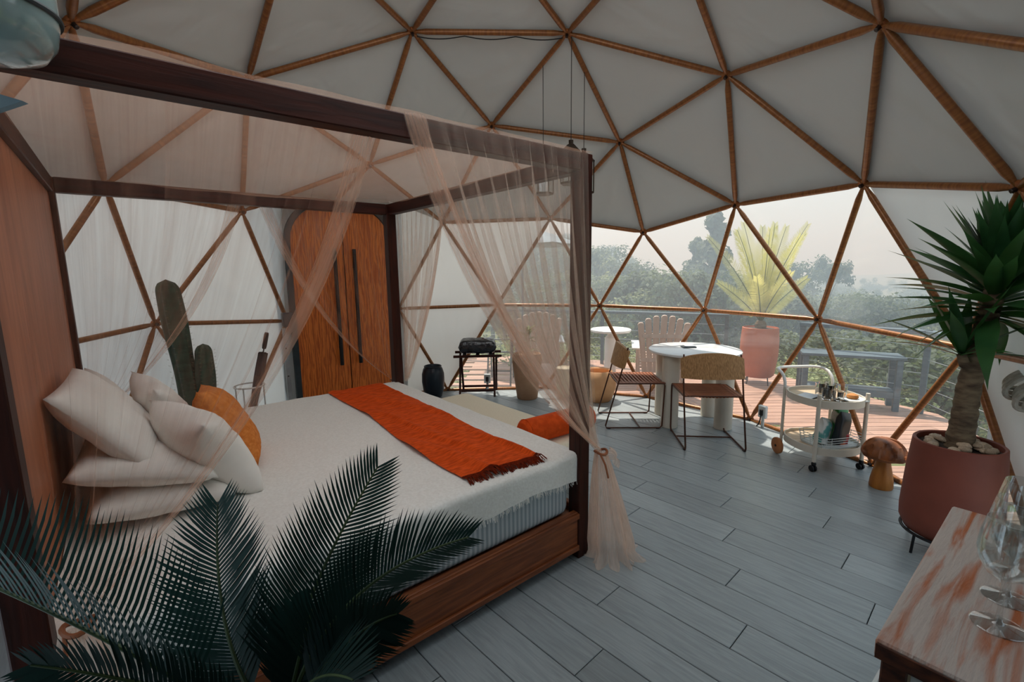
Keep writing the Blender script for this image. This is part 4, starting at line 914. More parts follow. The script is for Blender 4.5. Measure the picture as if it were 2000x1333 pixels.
for z in (0.02, 0.56):
    g = G(); g.tube([(0.12 * math.cos(2 * PI * k / 28), 0.12 * math.sin(2 * PI * k / 28), z) for k in range(28)], 0.007, 8, closed=True); g.obj('hoop', M['white_paint'], us, True)
for k in range(4):
    a = 2 * PI * k / 4 + 0.4; g = G(); g.tube([(0.12 * math.cos(a), 0.12 * math.sin(a), 0.015), (0.12 * math.cos(a), 0.12 * math.sin(a), 0.56)], 0.006, 8); g.obj('upright', M['white_paint'], us, True)
g = slab(oval(0, 0, 0.12, 0.12, 2, 28), 0.0, 0.012); g.obj('stand_base', M['white_paint'], us)
um = bpy.data.objects.new('umbrella', None); COL.objects.link(um); um.matrix_world = align(US + RX * -0.05 + Vec((0, 0, 0.12)), US + RX * 0.20 + Vec((0, 0, 1.04))); tag(um, 'folded black umbrella leaning in the white wire stand', 'umbrella')
g = G(); g.grid(lambda s, t: ((lerp(0.012, 0.036, math.sin(min(1, t * 1.05) * PI * 0.62)) * (1 + 0.14 * math.sin(2 * PI * s * 8 + t * 3))) * math.cos(2 * PI * s), (lerp(0.012, 0.036, math.sin(min(1, t * 1.05) * PI * 0.62)) * (1 + 0.14 * math.sin(2 * PI * s * 8 + t * 3))) * math.sin(2 * PI * s), 0.06 + 0.70 * t), 65, 20); g.obj('canopy', M['umbrella'], um, True, ang=2)
g = G(); g.tube([(0, 0, 0), (0, 0, 0.86)], 0.006, 8); g.obj('shaft', M['black_metal'], um, True)
g = G(); g.lathe([(0, 0.80), (0.016, 0.80), (0.019, 0.82), (0.019, 0.93), (0.015, 0.945), (0, 0.947)], 14); g.obj('handle', M['cord'], um, True)
g = G(); g.lathe([(0.037, 0.52), (0.040, 0.525), (0.040, 0.55), (0.037, 0.555)], 20); g.obj('strap', M['cord'], um, True)
vs = thing('floor_vase', 'matte navy ceramic floor vase by the dome wall near the oak door', 'vase', (-1.56, 2.20, 0))
g = G(); g.lathe([(0, 0), (0.085, 0), (0.10, 0.012), (0.125, 0.10), (0.138, 0.20), (0.135, 0.30), (0.118, 0.36), (0.105, 0.38), (0.108, 0.395), (0.10, 0.40), (0.09, 0.385), (0.085, 0.34), (0, 0.30)], 40); g.obj('vase_body', M['navy'], vs, True)

# ------------------------------------------------------------------ luggage rack and bag
lr = thing('luggage_rack', 'folding dark wood luggage rack beside the window', 'rack', (-1.05, 2.42, 0), R_(20))
for sy in (-1, 1):
    pass
for x in (-0.21, 0.21):
    for d in (-1, 1):
        g = G(); g.box(0, 0, 0, 0.026, 0.018, 0.60, 0.003); o = g.obj('leg', M['dark_wood'], lr); o.location = (x + 0.014 * d, 0, 0.27); o.rotation_euler = (math.radians(33) * d, 0, 0)
for d in (-1, 1):
    g = G(); g.box(0, 0, 0, 0.58, 0.022, 0.03, 0.003); g.obj('top_rail', M['dark_wood'], lr, loc=(0, 0.16 * d, 0.525))
    g = G(); g.box(0, 0, 0, 0.42, 0.018, 0.028, 0.003); g.obj('stretcher', M['dark_wood'], lr, loc=(0, -0.115 * d, 0.09))
for x in (-0.16, 0.0, 0.16):
    g = G(); g.box(x, 0, 0.535, 0.045, 0.33, 0.006, 0.001); g.obj('webbing_strap', M['umbrella'], lr)
bgm = pillow_mesh(0.46, 0.30, 0.17, M['bag'], 0.04, 26, 12, 'wrapped_bag', True)
o = inst('wrapped_bag', bgm, None, (-1.05, 2.42, 0.63), (0, 0, R_(20))); tag(o, 'black blanket bag in clear plastic lying on the luggage rack', 'bag')

# ------------------------------------------------------------------ planters at the window
def planter(name, label, loc, prof, m):
    t = thing(name, label, 'planter', loc); g = G(); g.lathe(prof, 44); g.obj('planter_body', m, t, True)
    r = prof[-1][0]; return t
pA = planter('planter', 'tall tapered beige clay planter behind the net at the window', (-0.43, 2.45, 0), [(0, 0), (0.115, 0), (0.125, 0.01), (0.155, 0.25), (0.178, 0.46), (0.178, 0.52), (0.165, 0.55), (0.15, 0.555), (0.14, 0.53), (0, 0.50)], M['beige_pot'])
g = G(); g.lathe([(0, 0.501), (0.138, 0.501), (0.13, 0.512), (0, 0.515)], 24); g.obj('soil', M['soil'], pA, True)
planter('planter', 'round pale orange clay planter between the bed post and woven chair', (0.40, 2.58, 0), [(0, 0), (0.15, 0), (0.17, 0.02), (0.215, 0.16), (0.215, 0.26), (0.175, 0.35), (0.16, 0.365), (0.145, 0.35), (0.15, 0.30), (0, 0.26)], M['orange_pot'])
planter('planter', 'slim cream clay planter seen through the net left of the bed post', (0.0, 2.62, 0), [(0, 0), (0.08, 0), (0.09, 0.01), (0.11, 0.2), (0.105, 0.36), (0.095, 0.37), (0.085, 0.355), (0, 0.33)], M['cream'])
sprig = thing('leafy_plant', 'small pale leafy plant growing from the tall beige planter', 'plant', (-0.43, 2.45, 0.505))
bl2 = blade(0.35, 0.3)
bl2.materials.clear(); bl2.materials.append(M['tree_pale'])
rr = random.Random(4)
for k in range(26):
    a = k * 2.4; h = rr.uniform(0.02, 0.34); o = inst('leaf', bl2, sprig, (0.03 * math.cos(a), 0.03 * math.sin(a), h), (0, -rr.uniform(0.1, 1.0), a), (0.13, 0.13, 0.13))
g = G()
for k in range(4): g.tube([(0, 0, 0), (0.02 * math.cos(k * 1.6), 0.02 * math.sin(k * 1.6), 0.2), (0.04 * math.cos(k * 1.6), 0.04 * math.sin(k * 1.6), 0.36)], 0.004, 5)
g.obj('stems', M['rachis'], sprig, True)

# ------------------------------------------------------------------ outlets on the window edge
def outlet(label, p, rz):
    t = thing('power_outlet', label, 'outlet', p, rz)
    g = G(); g.box(0, 0, 0.16, 0.085, 0.035, 0.12, 0.006); g.obj('outlet_box', M['white_plastic'], t)
    g = G(); g.box(0, -0.02, 0.155, 0.035, 0.02, 0.06, 0.004); g.obj('plug', M['cord'], t)
    g = G(); g.tube([(0, -0.025, 0.13), (0.0, -0.03, 0.08), (-0.02, -0.025, 0.03), (-0.05, -0.01, 0.006)], 0.006, 7); g.obj('plug_cord', M['cord'], t, True)
    g = G(); g.box(0, 0.006, 0.05, 0.03, 0.012, 0.10, 0.002); g.obj('bracket', M['white_plastic'], t)
outlet('white wall outlet with black plug behind the luggage rack', (-1.02, 2.66, 0), R_(12))
outlet('white outlet with black plug at the pane edge left of the bar cart', (2.05, 1.98, 0), R_(-52))

# ------------------------------------------------------------------ hanging lanterns
def lantern(label, x, y, ztop, zb, h, r, k, rz):
    t = thing('lantern', label, 'lantern', (x, y, zb), rz, 'hanging lanterns')
    n = 6; ring = lambda rr_, z: [(rr_ * math.cos(2 * PI * i / n), rr_ * math.sin(2 * PI * i / n), z) for i in range(n)]
    g = G(); g.tube([(0, 0, h * 1.42), (0, 0, ztop - zb)], 0.003, 6); g.obj('cord', M['cord'], t, True)
    g = G(); g.lathe([(r * 1.08, h), (r * 1.1, h * 1.03), (r * 0.35, h * 1.28), (r * 0.22, h * 1.30), (r * 0.24, h * 1.42), (0, h * 1.44)], 6); g.obj('cap', M['lantern'], t)
    g = G(); g.lathe([(0, 0), (r * 0.98, 0), (r * 1.05, 0.006), (r * 1.05, 0.016), (0, 0.016)], 6); g.obj('lantern_base', M['lantern'], t)
    for i in range(n):
        a = 2 * PI * i / n; g = G(); g.tube([(r * math.cos(a), r * math.sin(a), 0.01), (r * math.cos(a), r * math.sin(a), h)], 0.005, 5); g.obj('bar', M['lantern'], t)
        b = 2 * PI * (i + 1) / n; q = G(); q.add([(r * .98 * math.cos(a), r * .98 * math.sin(a), 0.016), (r * .98 * math.cos(b), r * .98 * math.sin(b), 0.016), (r * .98 * math.cos(b), r * .98 * math.sin(b), h), (r * .98 * math.cos(a), r * .98 * math.sin(a), h)], [(0, 1, 2, 3)]); q.obj('glass_pane', M['plastic_clear'], t)
    g = G(); g.lathe([(0, 0.016), (0.012, 0.016), (0.012, 0.07), (0.022, 0.085), (0.026, 0.11), (0.018, 0.135), (0, 0.14)], 14); g.obj('bulb', M['white_plastic'], t, True)
h3 = DV[1]
pa = lerp(DV[1], DV[21], 0.27); pb = lerp(DV[1], DV[2], 0.28)
lantern('hexagonal bronze lantern hanging leftmost of three at the bed post', pa.x, pa.y, pa.z, 2.18, 0.24, 0.085, 0, 0.2)
lantern('hexagonal bronze lantern hanging in the middle of three from the dome hub', h3.x + 0.03, h3.y + 0.02, h3.z, 2.22, 0.24, 0.085, 1, 0.5)
lantern('hexagonal bronze lantern hanging rightmost of three behind the post', pb.x, pb.y, pb.z, 2.18, 0.26, 0.085, 2, 0.1)
g = G(); a, b = DV[18], DV[1]
P = [lerp(a, b, t) + Vec((0, 0, -0.028 - 0.022 * abs(math.sin(t * PI * 3)))) for t in [0.03 + 0.94 * i / 40 for i in range(41)]]
g.tube(P, 0.004, 6); o = g.obj('lamp_cable', M['cord'], None, True); tag(o, 'thin black lamp cable running along the dome strut above the bed', 'cable')

# ------------------------------------------------------------------ console table and wine glasses
ZC = 0.85; CA = R_(56)
co = thing('console_table', 'weathered wooden console tabletop in the lower right corner', 'table', (1.434, -1.93, 0), CA)
g = G(); g.box(0.385, -0.215, ZC - 0.019, 0.77, 0.43, 0.038, 0.004); tp = g.obj('table_top', M['old_wood'], co)
g = G(); g.box(-0.001, -0.215, ZC - 0.0215, 0.004, 0.426, 0.030, 0.001); g.obj('edge_band', M['old_edge'], tp)
for (x, y) in ((0.03, -0.03), (0.03, -0.40), (0.74, -0.03), (0.74, -0.40)):
    g = G(); g.box(x, y, (ZC - 0.038) / 2, 0.04, 0.04, ZC - 0.04, 0.003); g.obj('leg', M['old_edge'], co)
def wine_glass(label, p, s=1.0):
    t = thing('wine_glass', label, 'wine glass', p, 0, 'wine glasses on the console')
    g = G(); o = [(0, 0), (0.034, 0), (0.036, 0.0015), (0.034, 0.003), (0.012, 0.007), (0.005, 0.012), (0.0038, 0.03), (0.0038, 0.075), (0.007, 0.085), (0.024, 0.098), (0.036, 0.118), (0.040, 0.140), (0.038, 0.165), (0.032, 0.195)]
    i = [(0.0307, 0.195), (0.0367, 0.165), (0.0387, 0.140), (0.0347, 0.1185), (0.023, 0.0995), (0.006, 0.089), (0, 0.088)]
    g.lathe([(a * s, b * s) for a, b in o + i], 40); g.obj('glass_body', M['wineglass'], t, True, ang=1.2)
wine_glass('stemmed wine glass standing nearest on the weathered console', (1.672, -1.83, ZC), 1.12)
wine_glass('stemmed wine glass standing middle of the row on the console', (1.742, -1.73, ZC), 1.12)
wine_glass('stemmed wine glass standing farthest back on the console', (1.815, -1.625, ZC), 1.12)
bs = thing('storage_bin', 'white plastic bin with rolled rim under the console table', 'bin', (1.593, -1.838, 0), CA)
g = G(); P1, P2 = oval(0, 0, 0.09, 0.08, 6, 40), oval(0, 0, 0.11, 0.10, 6, 40); n = 40
V = [(x, y, 0.0) for x, y in P1] + [(x, y, 0.62) for x, y in P2] + [(x * .96, y * .96, 0.62) for x, y in P2] + [(x * .96, y * .96, 0.01) for x, y in P1]
F = [tuple(range(n))[::-1], tuple(range(3 * n, 4 * n))] + [(r * n + i, r * n + (i + 1) % n, (r + 1) * n + (i + 1) % n, (r + 1) * n + i) for r in range(3) for i in range(n)]
g.add(V, F); g.obj('bin_body', M['white_plastic'], bs, True)
g = G(); g.tube([(x, y, 0.62) for x, y in oval(0, 0, 0.111, 0.101, 6, 40)], 0.009, 8, closed=True); g.obj('rim', M['white_plastic'], bs, True)

# ------------------------------------------------------------------ rope coil on the right wall
rc = bpy.data.objects.new('rope_coil', None); COL.objects.link(rc); rc.location = pt(2003, 740, 2.52); rc.rotation_euler = (0, R_(-12), R_(20))
rc.scale = (1.25, 1.25, 1.25); tag(rc, 'coiled white rope hanging on the fabric wall at the right edge', 'rope')
for k in range(7):
    g = G(); r = 0.075 + 0.012 * (k % 3); P = [(r * 1.25 * math.cos(2 * PI * i / 30), -0.012 * k, 0.5 * r * math.sin(2 * PI * i / 30) - 0.014 * k) for i in range(30)]
    g.tube(P, 0.010, 7, closed=True); g.obj('rope_turn', M['rope'], rc, True)

# ------------------------------------------------------------------ near left: enamel pendant and board
pc = pt(-62, -40, 0.90)
pn = thing('pendant_lamp', 'glossy teal enamel pendant shade hanging in the upper left corner', 'lamp', pc); pn.scale = (0.80, 0.80, 0.98)
g = G(); g.lathe([(0.02, 0.22), (0.09, 0.19), (0.135, 0.12), (0.155, 0.02), (0.155, -0.05), (0.145, -0.095), (0.12, -0.125), (0.07, -0.14), (0, -0.143)], 56); g.obj('shade', M['teal_glass'], pn, True, ang=2)
g = G(); g.tube([(0.157 * math.cos(2 * PI * k / 48), 0.157 * math.sin(2 * PI * k / 48), -0.045) for k in range(48)], 0.006, 8, closed=True); g.obj('rim_band', M['slate_metal'], pn, True)
g = G(); g.tube([(0, 0, 0.2), (0, 0, (2.95 - pc.z) / 0.98)], 0.004, 6); g.obj('cord', M['cord'], pn, True)
tipb = pt(56, 203, 0.98); pb0 = pt(-120, 150, 0.98); pb1 = pt(-120, 262, 0.98)
g = G(); nrm = (pb0 - tipb).cross(pb1 - tipb).normalized() * 0.012
g.add([tipb, pb0, pb1, tipb + nrm, pb0 + nrm, pb1 + nrm], [(0, 1, 2), (5, 4, 3), (0, 3, 4, 1), (1, 4, 5, 2), (2, 5, 3, 0)])
o = g.obj('shelf_board', M['slate_blue']); tag(o, 'slate-blue pointed board corner jutting in at the left edge', 'board')

# ------------------------------------------------------------------ deck outside
ZD = -0.04
dk = thing('deck', 'pinkish wooden deck boards outside the dome window', 'deck', kind='structure')
dpoly = [Vec(p) for p in ((3.86, -0.8), (3.92, 1.7), (3.98, 3.0), (2.75, 4.75), (0.2, 5.25), (-4.2, 5.25), (-4.2, 2.0), (0, -0.8))]
da = R_(15); de = Vec((math.cos(da), math.sin(da))); dn = Vec((-de.y, de.x)); BWd = 0.118
for r in range(-12, 62):
    for k in range(-4, 5):
        p0 = dn * (r * BWd) + de * (k * 2.1 + (r % 3) * 0.7)
        P = [p0, p0 + de * 2.096, p0 + de * 2.096 + dn * (BWd - 0.012), p0 + dn * (BWd - 0.012)]
        Q = clip(P, dpoly)
        if len(Q) < 3 or all(q.length < 2.8 for q in Q): continue
        ctr = sum(Q, Vec((0, 0))) / len(Q)
        if ctr.length < 2.6 or math.degrees(math.atan2(ctr.y, ctr.x)) > 118 or ctr.y < -0.6: continue
        L_ = [((q - ctr).dot(de), (q - ctr).dot(dn)) for q in Q]; n = len(L_)
        V = [(x, y, 0) for x, y in L_] + [(x, y, -0.025) for x, y in L_]
        gg = G(); gg.add(V, [tuple(range(n)), tuple(range(n, 2 * n))[::-1]] + [(n + i, n + (i + 1) % n, (i + 1) % n, i) for i in range(n)]); gg.obj('board', M['deck'], dk, loc=(ctr.x, ctr.y, ZD), rot=(0, 0, da))
# railing
rl = thing('deck_railing', 'dark grey deck railing with flat top rail and steel cables', 'railing')
def rail_run(P, posts=None, top=0.86):
    P = [Vec((x, y, 0)) for x, y in P]
    for a, b in zip(P[:-1], P[1:]):
        d = b - a; g = G(); g.box(0, 0, 0, d.length + 0.06, 0.10, 0.045, 0.004); g.obj('top_rail', M['grey_wood'], rl, loc=((a + b) / 2 + Vec((0, 0, top - 0.0225))), rot=(0, 0, math.atan2(d.y, d.x)))
        n = max(1, round(d.length / 1.3))
        for i in range(n + 1):
            if i == 0 and a is not P[0]: continue
            p = lerp(a, b, i / n); g = G(); g.box(0, 0, 0, 0.055, 0.055, top - 0.045 - ZD, 0.004); g.obj('post', M['grey_wood'], rl, loc=(p.x, p.y, (top - 0.045 + ZD) / 2), rot=(0, 0, math.atan2(d.y, d.x)))
        for k in range(5):
            z = 0.10 + k * 0.15; g = G(); g.tube([(a.x, a.y, z), (b.x, b.y, z)], 0.0025, 6); g.obj('cable', M['cable'], rl, True)
rail_run([(-2.8, 5.0), (0.20, 4.95), (2.05, 4.60)])
rail_run([(2.78, 3.62), (3.78, 3.02), (3.84, 2.0), (3.80, 0.6)])
# slatted bench
bo = thing('deck_bench', 'grey-blue wooden bench with lower shelf on the deck', 'bench', (3.16, 3.24, ZD), R_(-9))
for y in (-0.13, -0.044, 0.044, 0.13):
    g = G(); g.box(0, y, 0.585, 0.96, 0.078, 0.03, 0.003); g.obj('seat_slat', M['grey_wood'], bo)
for (x, y) in ((-0.43, -0.13), (0.43, -0.13), (-0.43, 0.13), (0.43, 0.13)):
    g = G(); g.box(x, y, 0.285, 0.055, 0.055, 0.57, 0.003); g.obj('leg', M['grey_wood'], bo)
for y in (-0.13, 0.13):
    g = G(); g.box(0, y, 0.17, 0.84, 0.03, 0.06, 0.003); g.obj('lower_rail', M['grey_wood'], bo)
for y in (-0.06, 0.06):
    g = G(); g.box(0, y, 0.205, 0.84, 0.10, 0.015, 0.003); g.obj('shelf_board', M['grey_wood'], bo)
# golden cycad in pot
PC = Vec((2.40, 4.10, ZD))
gp = thing('plant_pot', 'tall pink terracotta pot of the golden cycad on the deck', 'pot', PC)
g = G(); g.lathe([(0, 0.10), (0.17, 0.10), (0.20, 0.13), (0.235, 0.40), (0.235, 0.60), (0.222, 0.77), (0.21, 0.775), (0.20, 0.75), (0, 0.74)], 48); g.obj('pot_body', M['terracotta_light'], gp, True)
for a in (0.6, 2.2, 3.8, 5.3):
    g = G(); g.tube([(0.17 * math.cos(a), 0.17 * math.sin(a), 0.12), (0.19 * math.cos(a), 0.19 * math.sin(a), 0)], 0.008, 6); g.obj('stand_leg', M['black_metal'], gp, True)
g = G(); g.lathe([(0, 0.741), (0.197, 0.741), (0.18, 0.755), (0, 0.765)], 24); g.obj('soil', M['soil'], gp, True)
gc = thing('golden_cycad', 'backlit yellow-green cycad fanning upright fronds outside the window', 'plant', PC + Vec((0, 0, 0.76)))
g = G(); g.lathe([(0, 0), (0.07, 0), (0.075, 0.05), (0.05, 0.10), (0, 0.11)], 16); g.obj('trunk', M['trunk'], gc, True)
rr = random.Random(9)
for k, (az, sp_, h) in enumerate([(197, 0.78, 1.22), (205, 0.42, 1.30), (190, 0.30, 1.40), (100, 0.15, 1.35), (270, 0.18, 1.30), (15, 0.10, 1.38), (20, 0.26, 1.34), (10, 0.50, 1.36), (30, 0.62, 1.26), (330, 0.4, 1.2), (60, 0.3, 1.35), (150, 0.4, 1.3), (200, 0.62, 0.62), (20, 0.60, 0.66), (250, 0.5, 0.7), (300, 0.45, 0.75)]):
    a = R_(az); tip = Vec((math.cos(a) * sp_, math.sin(a) * sp_, h)); mid = Vec((math.cos(a) * sp_ * 0.30, math.sin(a) * sp_ * 0.30, h * 0.55))
    sd_ = Vec((0.957, 0.291, 0)) if k % 4 else Vec((0.8, 0.6, 0))
    frond(gc, (0, 0, 0.08), mid, tip, 78, 0.135, 0.0066, sd_, M['cycad_gold'], 0.008, 0.20, 0.12, 0.28, 40 + k)
# adirondack chairs
def adirondack(label, loc, rz):
    t = thing('adirondack_chair', label, 'chair', loc, rz, 'adirondack chairs on the deck')
    for k in range(7):
        s = (k - 3) / 3; L_ = 0.74 + 0.10 * (1 - s * s); g = G(); w = 0.066
        P = [(-w / 2, 0), (w / 2, 0), (w / 2 * 1.12, L_ - 0.03), (w / 2 * 0.75, L_ - 0.006), (0, L_), (-w / 2 * 0.75, L_ - 0.006), (-w / 2 * 1.12, L_ - 0.03)]
        e = extrude(P, -0.009, 0.009); o = e.obj('back_slat', M['adirondack'], t); o.location = (s * 0.20, -0.26, 0.24); o.rotation_euler = (R_(22), R_(6.5) * s, 0)
    for k in range(6):
        g = G(); g.box(0, -0.22 + k * 0.095, 0.30 + 0.022 * k, 0.52, 0.085, 0.02, 0.003); g.obj('seat_slat', M['adirondack'], t)
    for sx in (-1, 1):
        g = G(); g.box(sx * 0.31, 0.02, 0.555, 0.11, 0.66, 0.022, 0.006); g.obj('armrest', M['white_paint'], t)
        g = G(); g.box(sx * 0.28, 0.28, 0.27, 0.03, 0.09, 0.55, 0.003); g.obj('front_leg', M['adirondack'], t)
        g = G(); g.box(sx * 0.265, -0.02, 0.22, 0.025, 0.78, 0.11, 0.003, T(0, 0, 0.0) @ Mat.Rotation(0.24, 4, 'X')); g.obj('side_rail', M['adirondack'], t)
        g = G(); g.box(sx * 0.28, -0.28, 0.26, 0.03, 0.06, 0.56, 0.003); g.obj('rear_leg', M['adirondack'], t)
    for z in (0.42, 0.75):
        g = G(); g.box(0, -0.27 - (z - 0.24) * 0.40 - 0.0, z, 0.50, 0.02, 0.06, 0.003); g.obj('back_brace', M['adirondack'], t)
adirondack('beige fan-backed adirondack chair behind the round table outside', (1.10, 3.62, ZD), R_(4))
adirondack('beige fan-backed adirondack chair outside behind the draped net', (-0.62, 3.85, ZD), R_(14))
ot = thing('side_table', 'small round white table outside between the adirondack chairs', 'table', (0.44, 3.75, ZD))
g = G(); g.lathe([(0, 0.71), (0.27, 0.71), (0.28, 0.72), (0.28, 0.74), (0.27, 0.748), (0, 0.748)], 40); g.obj('table_top', M['white_paint'], ot, True)
g = G(); g.lathe([(0, 0), (0.15, 0), (0.15, 0.02), (0.085, 0.03), (0.08, 0.62), (0, 0.71)], 28); g.obj('pedestal', M['white_paint'], ot, True)
pr = thing('parasol', 'grey garden parasol standing open at the far left of the deck', 'parasol', (-1.15, 4.85, ZD))
g = G()
def can(s, t):
    a = 2 * PI * s; k = abs(math.sin(a * 4)); r = 0.95 * t; return (r * math.cos(a), r * math.sin(a), 2.30 - 0.30 * t ** 1.3 - 0.02 * k * t)
g.grid(can, 65, 14); g.obj('canopy', M['parasol'], pr, True, ang=0.4)
g = G(); g.tube([(0, 0, 0.03), (0, 0, 2.34)], 0.022, 10); g.obj('pole', M['grey_wood'], pr, True)
for k in range(8):
    a = 2 * PI * k / 8; g = G(); g.tube([(0, 0, 2.24), (0.92 * math.cos(a), 0.92 * math.sin(a), 1.985)], 0.008, 6); g.obj('rib', M['grey_wood'], pr, True)
g = G(); g.lathe([(0, 0), (0.24, 0), (0.25, 0.01), (0.25, 0.04), (0.05, 0.06), (0, 0.06)], 32); g.obj('base', M['slate_metal'], pr, True)
lt = thing('patio_lounger', 'pale folding patio lounger frame leaning outside behind the luggage rack', 'lounger', (-1.05, 3.30, ZD), R_(12))
for x in (-0.16, 0.16):
    g = G(); g.tube([(x, -0.25, 0.01), (x, -0.02, 0.62), (x, 0.05, 0.62), (x, 0.14, 0.64), (x, 0.26, 0.01)], 0.012, 8); g.obj('frame_tube', M['slate_metal'], lt, True)
for z in (0.2, 0.45, 0.62):
    y = -0.25 + (z / 0.62) * 0.23; g = G(); g.tube([(-0.16, y, z), (0.16, y, z)], 0.010, 8); g.obj('cross_tube', M['slate_metal'], lt, True)

# ------------------------------------------------------------------ land and trees
def sm(a, b, x): t = min(1, max(0, (x - a) / (b - a))); return t * t * (3 - 2 * t)
def land(x, y):
    d = math.hypot(x, y); az = math.degrees(math.atan2(y, x))
    h = -0.75 - 0.26 * max(0, min(d, 26) - 5) - 0.035 * max(0, min(d, 130) - 26) + 0.012 * max(0, d - 130)
    hill = sm(86, 101, az) * (1 - sm(150, 175, az))
    h += hill * (0.155 * max(0, min(d, 95) - 20)) 
    h += mnoise.noise(Vec((x * 0.05, y * 0.05, 0))) * min(2.0, 0.04 * d)
    return h
g = G(); RS = [3.3, 4.5, 6, 8, 11, 15, 20, 26, 34, 44, 56, 70, 88, 110, 140, 180, 240, 330, 450]
NA = 72
for r in RS:
    for k in range(NA): a = R_(-30 + 190 * k / (NA - 1)); x, y = r * math.cos(a), r * math.sin(a); g.v.append((x, y, land(x, y) if r > 5 else -0.78))
for i in range(len(RS) - 1):
    for k in range(NA - 1): g.f.append((i * NA + k, i * NA + k + 1, (i + 1) * NA + k + 1, (i + 1) * NA + k))
g.f = [f[::-1] for f in g.f]
o = g.obj('ground', M['ground'], None, True, ang=3); tag(o, 'green and yellowish hillside falling away below the deck', 'ground', kind='structure')
g = G(); n = 90
for i in range(n):
    a = R_(20 + 100 * i / (n - 1)); r = 1400; hh = 10 + 26 * sm(0, 1, 0.5 + 0.5 * mnoise.noise(Vec((i * 0.11, 3, 0)))) + 6 * mnoise.noise(Vec((i * 0.4, 8, 0)))
    for (rr_, z) in ((r - 500, -60), (r - 120, hh * 0.55), (r, hh), (r + 300, -60)): g.v.append((rr_ * math.cos(a), rr_ * math.sin(a), z))
for i in range(n - 1):
    for k in range(3): g.f.append((i * 4 + k, (i + 1) * 4 + k, (i + 1) * 4 + k + 1, i * 4 + k + 1))
o = g.obj('mountains', M['ridge'], None, True, ang=3); tag(o, 'faint blue mountain ridge on the far horizon', 'mountains', kind='structure')

def tree_meshes(seed, shape):
    rr = random.Random(seed); g = G(); blobs = []
    if shape == 'round': blobs = [(rr.uniform(-.32, .32), rr.uniform(-.32, .32), rr.uniform(0.45, 0.92), rr.uniform(.10, .20)) for _ in range(26)]
    elif shape == 'umbrella': blobs = [(.42 * math.cos(a) * q, .42 * math.sin(a) * q, 0.86 + rr.uniform(-.05, .08) - .08 * q, rr.uniform(.07, .12)) for a, q in [(rr.uniform(0, 6.28), rr.uniform(.1, 1)) for _ in range(24)]]
    elif shape == 'tall': blobs = [(lerp(.17, .03, t) * rr.uniform(-1, 1), lerp(.17, .03, t) * rr.uniform(-1, 1), lerp(.16, .98, t), lerp(.13, .05, t)) for t in [i / 27 for i in range(28)]]
    else: blobs = [(rr.uniform(-.45, .45), rr.uniform(-.45, .45), rr.uniform(0.12, 0.62), rr.uniform(.12, .22)) for _ in range(22)]
    for (x, y, z, r) in blobs:
        for k in range(150 if shape == 'bush' else 110):
            d = Vec((rr.gauss(0, 1), rr.gauss(0, 1), rr.gauss(0, 1))).normalized(); p = Vec((x, y, z)) + d * r * rr.uniform(.55, 1.05) * Vec((1, 1, .8)).length / 1.63
            nrm = (d + Vec((rr.uniform(-.6, .6), rr.uniform(-.6, .6), rr.uniform(-.2, .8)))).normalized(); t1 = nrm.orthogonal().normalized(); t2 = nrm.cross(t1); s = rr.uniform(.010, .022) if shape == 'bush' else rr.uniform(.014, .030)
            a = rr.uniform(0, 6.28); u = t1 * math.cos(a) + t2 * math.sin(a); w = nrm.cross(u)
            o = len(g.v); g.v += [tuple(p - u * s), tuple(p + w * s * .6), tuple(p + u * s), tuple(p - w * s * .6)]; g.f.append((o, o + 1, o + 2, o + 3))
    cm = g.mesh('crown', M['tree_pale'] if seed % 3 == 0 else M['tree_leaf'])
    g = G(); top = {'round': .75, 'umbrella': .85, 'tall': .9, 'bush': .4}[shape]
    g.tube([(0, 0, -0.12), (.015, .01, top * .4), (-.01, .02, top)], [.028, .02, .008], 6)
    for k in range(7):
        b = rr.choice(blobs); z0 = rr.uniform(.35, .9) * top * .9; g.tube([(0, 0.01, z0), (b[0] * .5, b[1] * .5, lerp(z0, b[2], .6)), (b[0], b[1], max(b[2], z0))], [.011, .007, .003], 4)
    return cm, g.mesh('trunk', M['bark'], True)
KINDS = [(tree_meshes(1, 'round'), 'round'), (tree_meshes(2, 'round'), 'round'), (tree_meshes(3, 'round'), 'round'), (tree_meshes(4, 'umbrella'), 'umbrella'), (tree_meshes(5, 'tall'), 'tall'), (tree_meshes(6, 'bush'), 'bush'), (tree_meshes(9, 'bush'), 'bush'), (tree_meshes(8, 'round'), 'round')]
def tree(kind, x, y, s, label, group, sq=1.0):
    z = land(x, y); t = thing('tree' if KINDS[kind][1] != 'bush' else 'shrub', label, 'tree' if KINDS[kind][1] != 'bush' else 'shrub', (x, y, z), rnd.uniform(0, 6.28), group)
    (cm, tm), _ = KINDS[kind]
    for nm, me in (('crown', cm), ('trunk', tm)):
        o = inst(nm, me, t); o.scale = (s * sq, s * sq, s)
def polar(px, d): 
    v = RX * ((px - 1000) / FPX) + RF; v.z = 0; v.normalize(); p = CAM + v * d; return p.x, p.y
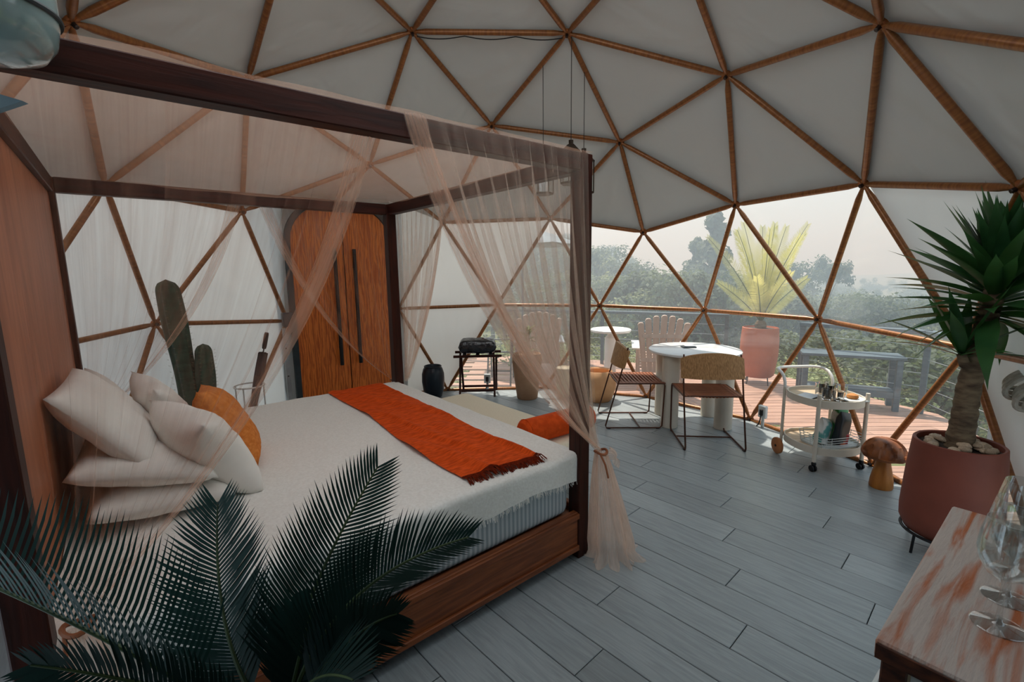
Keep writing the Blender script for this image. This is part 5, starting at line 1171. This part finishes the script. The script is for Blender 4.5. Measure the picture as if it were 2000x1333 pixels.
# single trees one can point to
x, y = polar(1607, 62); tree(3, x, y, 1.545 + 1.0 - land(x, y), 'lone umbrella-crowned tree rising above the valley right of the cycad', None, 0.62)
x, y = polar(1385, 46); tree(4, x, y, 1.545 + 4.6 - land(x, y), 'tall dark conifer behind the left fronds of the golden cycad', None, 0.9)
x, y = polar(1352, 50); tree(4, x, y, 1.545 + 2.6 - land(x, y), 'slightly lower conifer left of the tall dark conifer', None, 0.9)
x, y = polar(1535, 58); tree(7, x, y, 1.545 + 0.35 - land(x, y), 'bushy tree rising just right of the golden cycad', None, 0.8)
rt = random.Random(21); placed = []
def tree_label(zone, kind, px, d):
    kd = {'round': 'pale round-crowned' if kind == 2 else 'dark round-crowned', 'umbrella': 'flat-crowned', 'bush': 'low bushy', 'tall': 'slender'}[KINDS[kind][1]]
    if zone == 'hill':
        w = 'behind the net' if px < 1130 else ('above the side-on chair' if px < 1270 else 'just left of the golden cycad')
        return '%s tree %s the hazy hillside %s' % (kd, 'high on' if d > 62 else 'low on', w), 'trees on the wooded hillside'
    if zone == 'valley':
        w = 'behind the golden cycad' if px < 1540 else ('above the deck bench' if px < 1760 else 'behind the yucca')
        return '%s hazy tree %s in the valley forest %s' % (kd, 'far off' if d > 80 else 'midway', w), 'trees in the valley forest'
    w = 'behind the net' if px < 1150 else ('behind the round table' if px < 1460 else ('behind the bar cart and bench' if px < 1780 else 'behind the yucca trunk'))
    return '%s shrub just below the deck railing %s' % ({'round': 'tall', 'bush': 'spreading'}[KINDS[kind][1]] + (' pale' if kind == 6 else ' dark'), w), 'shrubs below the deck railing'
def try_place(n, d0, d1, p0, p1, zone, kinds, h0, h1, gap, lim):
    c_ = 0
    for _ in range(n * 30):
        if c_ >= n: break
        d = math.exp(rt.uniform(math.log(d0), math.log(d1))); px = rt.uniform(p0, p1); x, y = polar(px, d)
        if math.hypot(x, y) < 5.6: continue
        if any((x - a) ** 2 + (y - b) ** 2 < (gap * (0.35 + d * 0.012)) ** 2 for a, b in placed): continue
        h = rt.uniform(h0, h1); zt_ = land(x, y) + h; cap_ = 1.545 + lim(px, d)
        if zt_ > cap_: h = cap_ - land(x, y)
        if h < 0.7: continue
        placed.append((x, y)); c_ += 1; kd_ = rt.choice(kinds); tree(kd_, x, y, h, *tree_label(zone, kd_, px, d), sq=rt.uniform(0.8, 1.15) * (1.0 if h > 2.4 else 1.35))
hl = lambda px, d: d * (math.tan(R_(4.9 - max(0, px - 1180) / 170 * 4.6 - max(0, 1150 - px) / 150 * 2.2)) if d > 42 else -0.01 - 0.0 * d)
vl = lambda px, d: d * (-0.016 if d > 70 else (-0.05 if d > 35 else -0.125))
try_place(120, 26, 105, 960, 1420, 'hill', [0, 1, 2, 3, 7, 0, 1], 5.0, 8.0, 2.0, hl)
try_place(130, 24, 190, 1400, 2000, 'valley', [0, 1, 2, 7, 3, 5], 4.0, 8.0, 2.2, vl)
try_place(70, 7.5, 25, 960, 2080, 'near', [5, 6, 5, 6, 0], 1.2, 2.8, 1.6, lambda px, d: -0.115 * d)

# ------------------------------------------------------------------ haze over the valley
hm, ht, hout = nmat('valley_haze'); hv = ht.nodes.new('ShaderNodeVolumeScatter'); hv.inputs['Color'].default_value = (0.60, 0.82, 1.0, 1); hv.inputs['Density'].default_value = 0.009
hv.inputs['Anisotropy'].default_value = 0.1; ht.links.new(hv.outputs[0], hout.inputs['Volume'])
g = G(); g.box(300, 760, 8, 1800, 1500, 76, 0.1); o = g.obj('haze', hm); tag(o, 'thin grey haze hanging over the valley and hills', 'haze', kind='stuff')
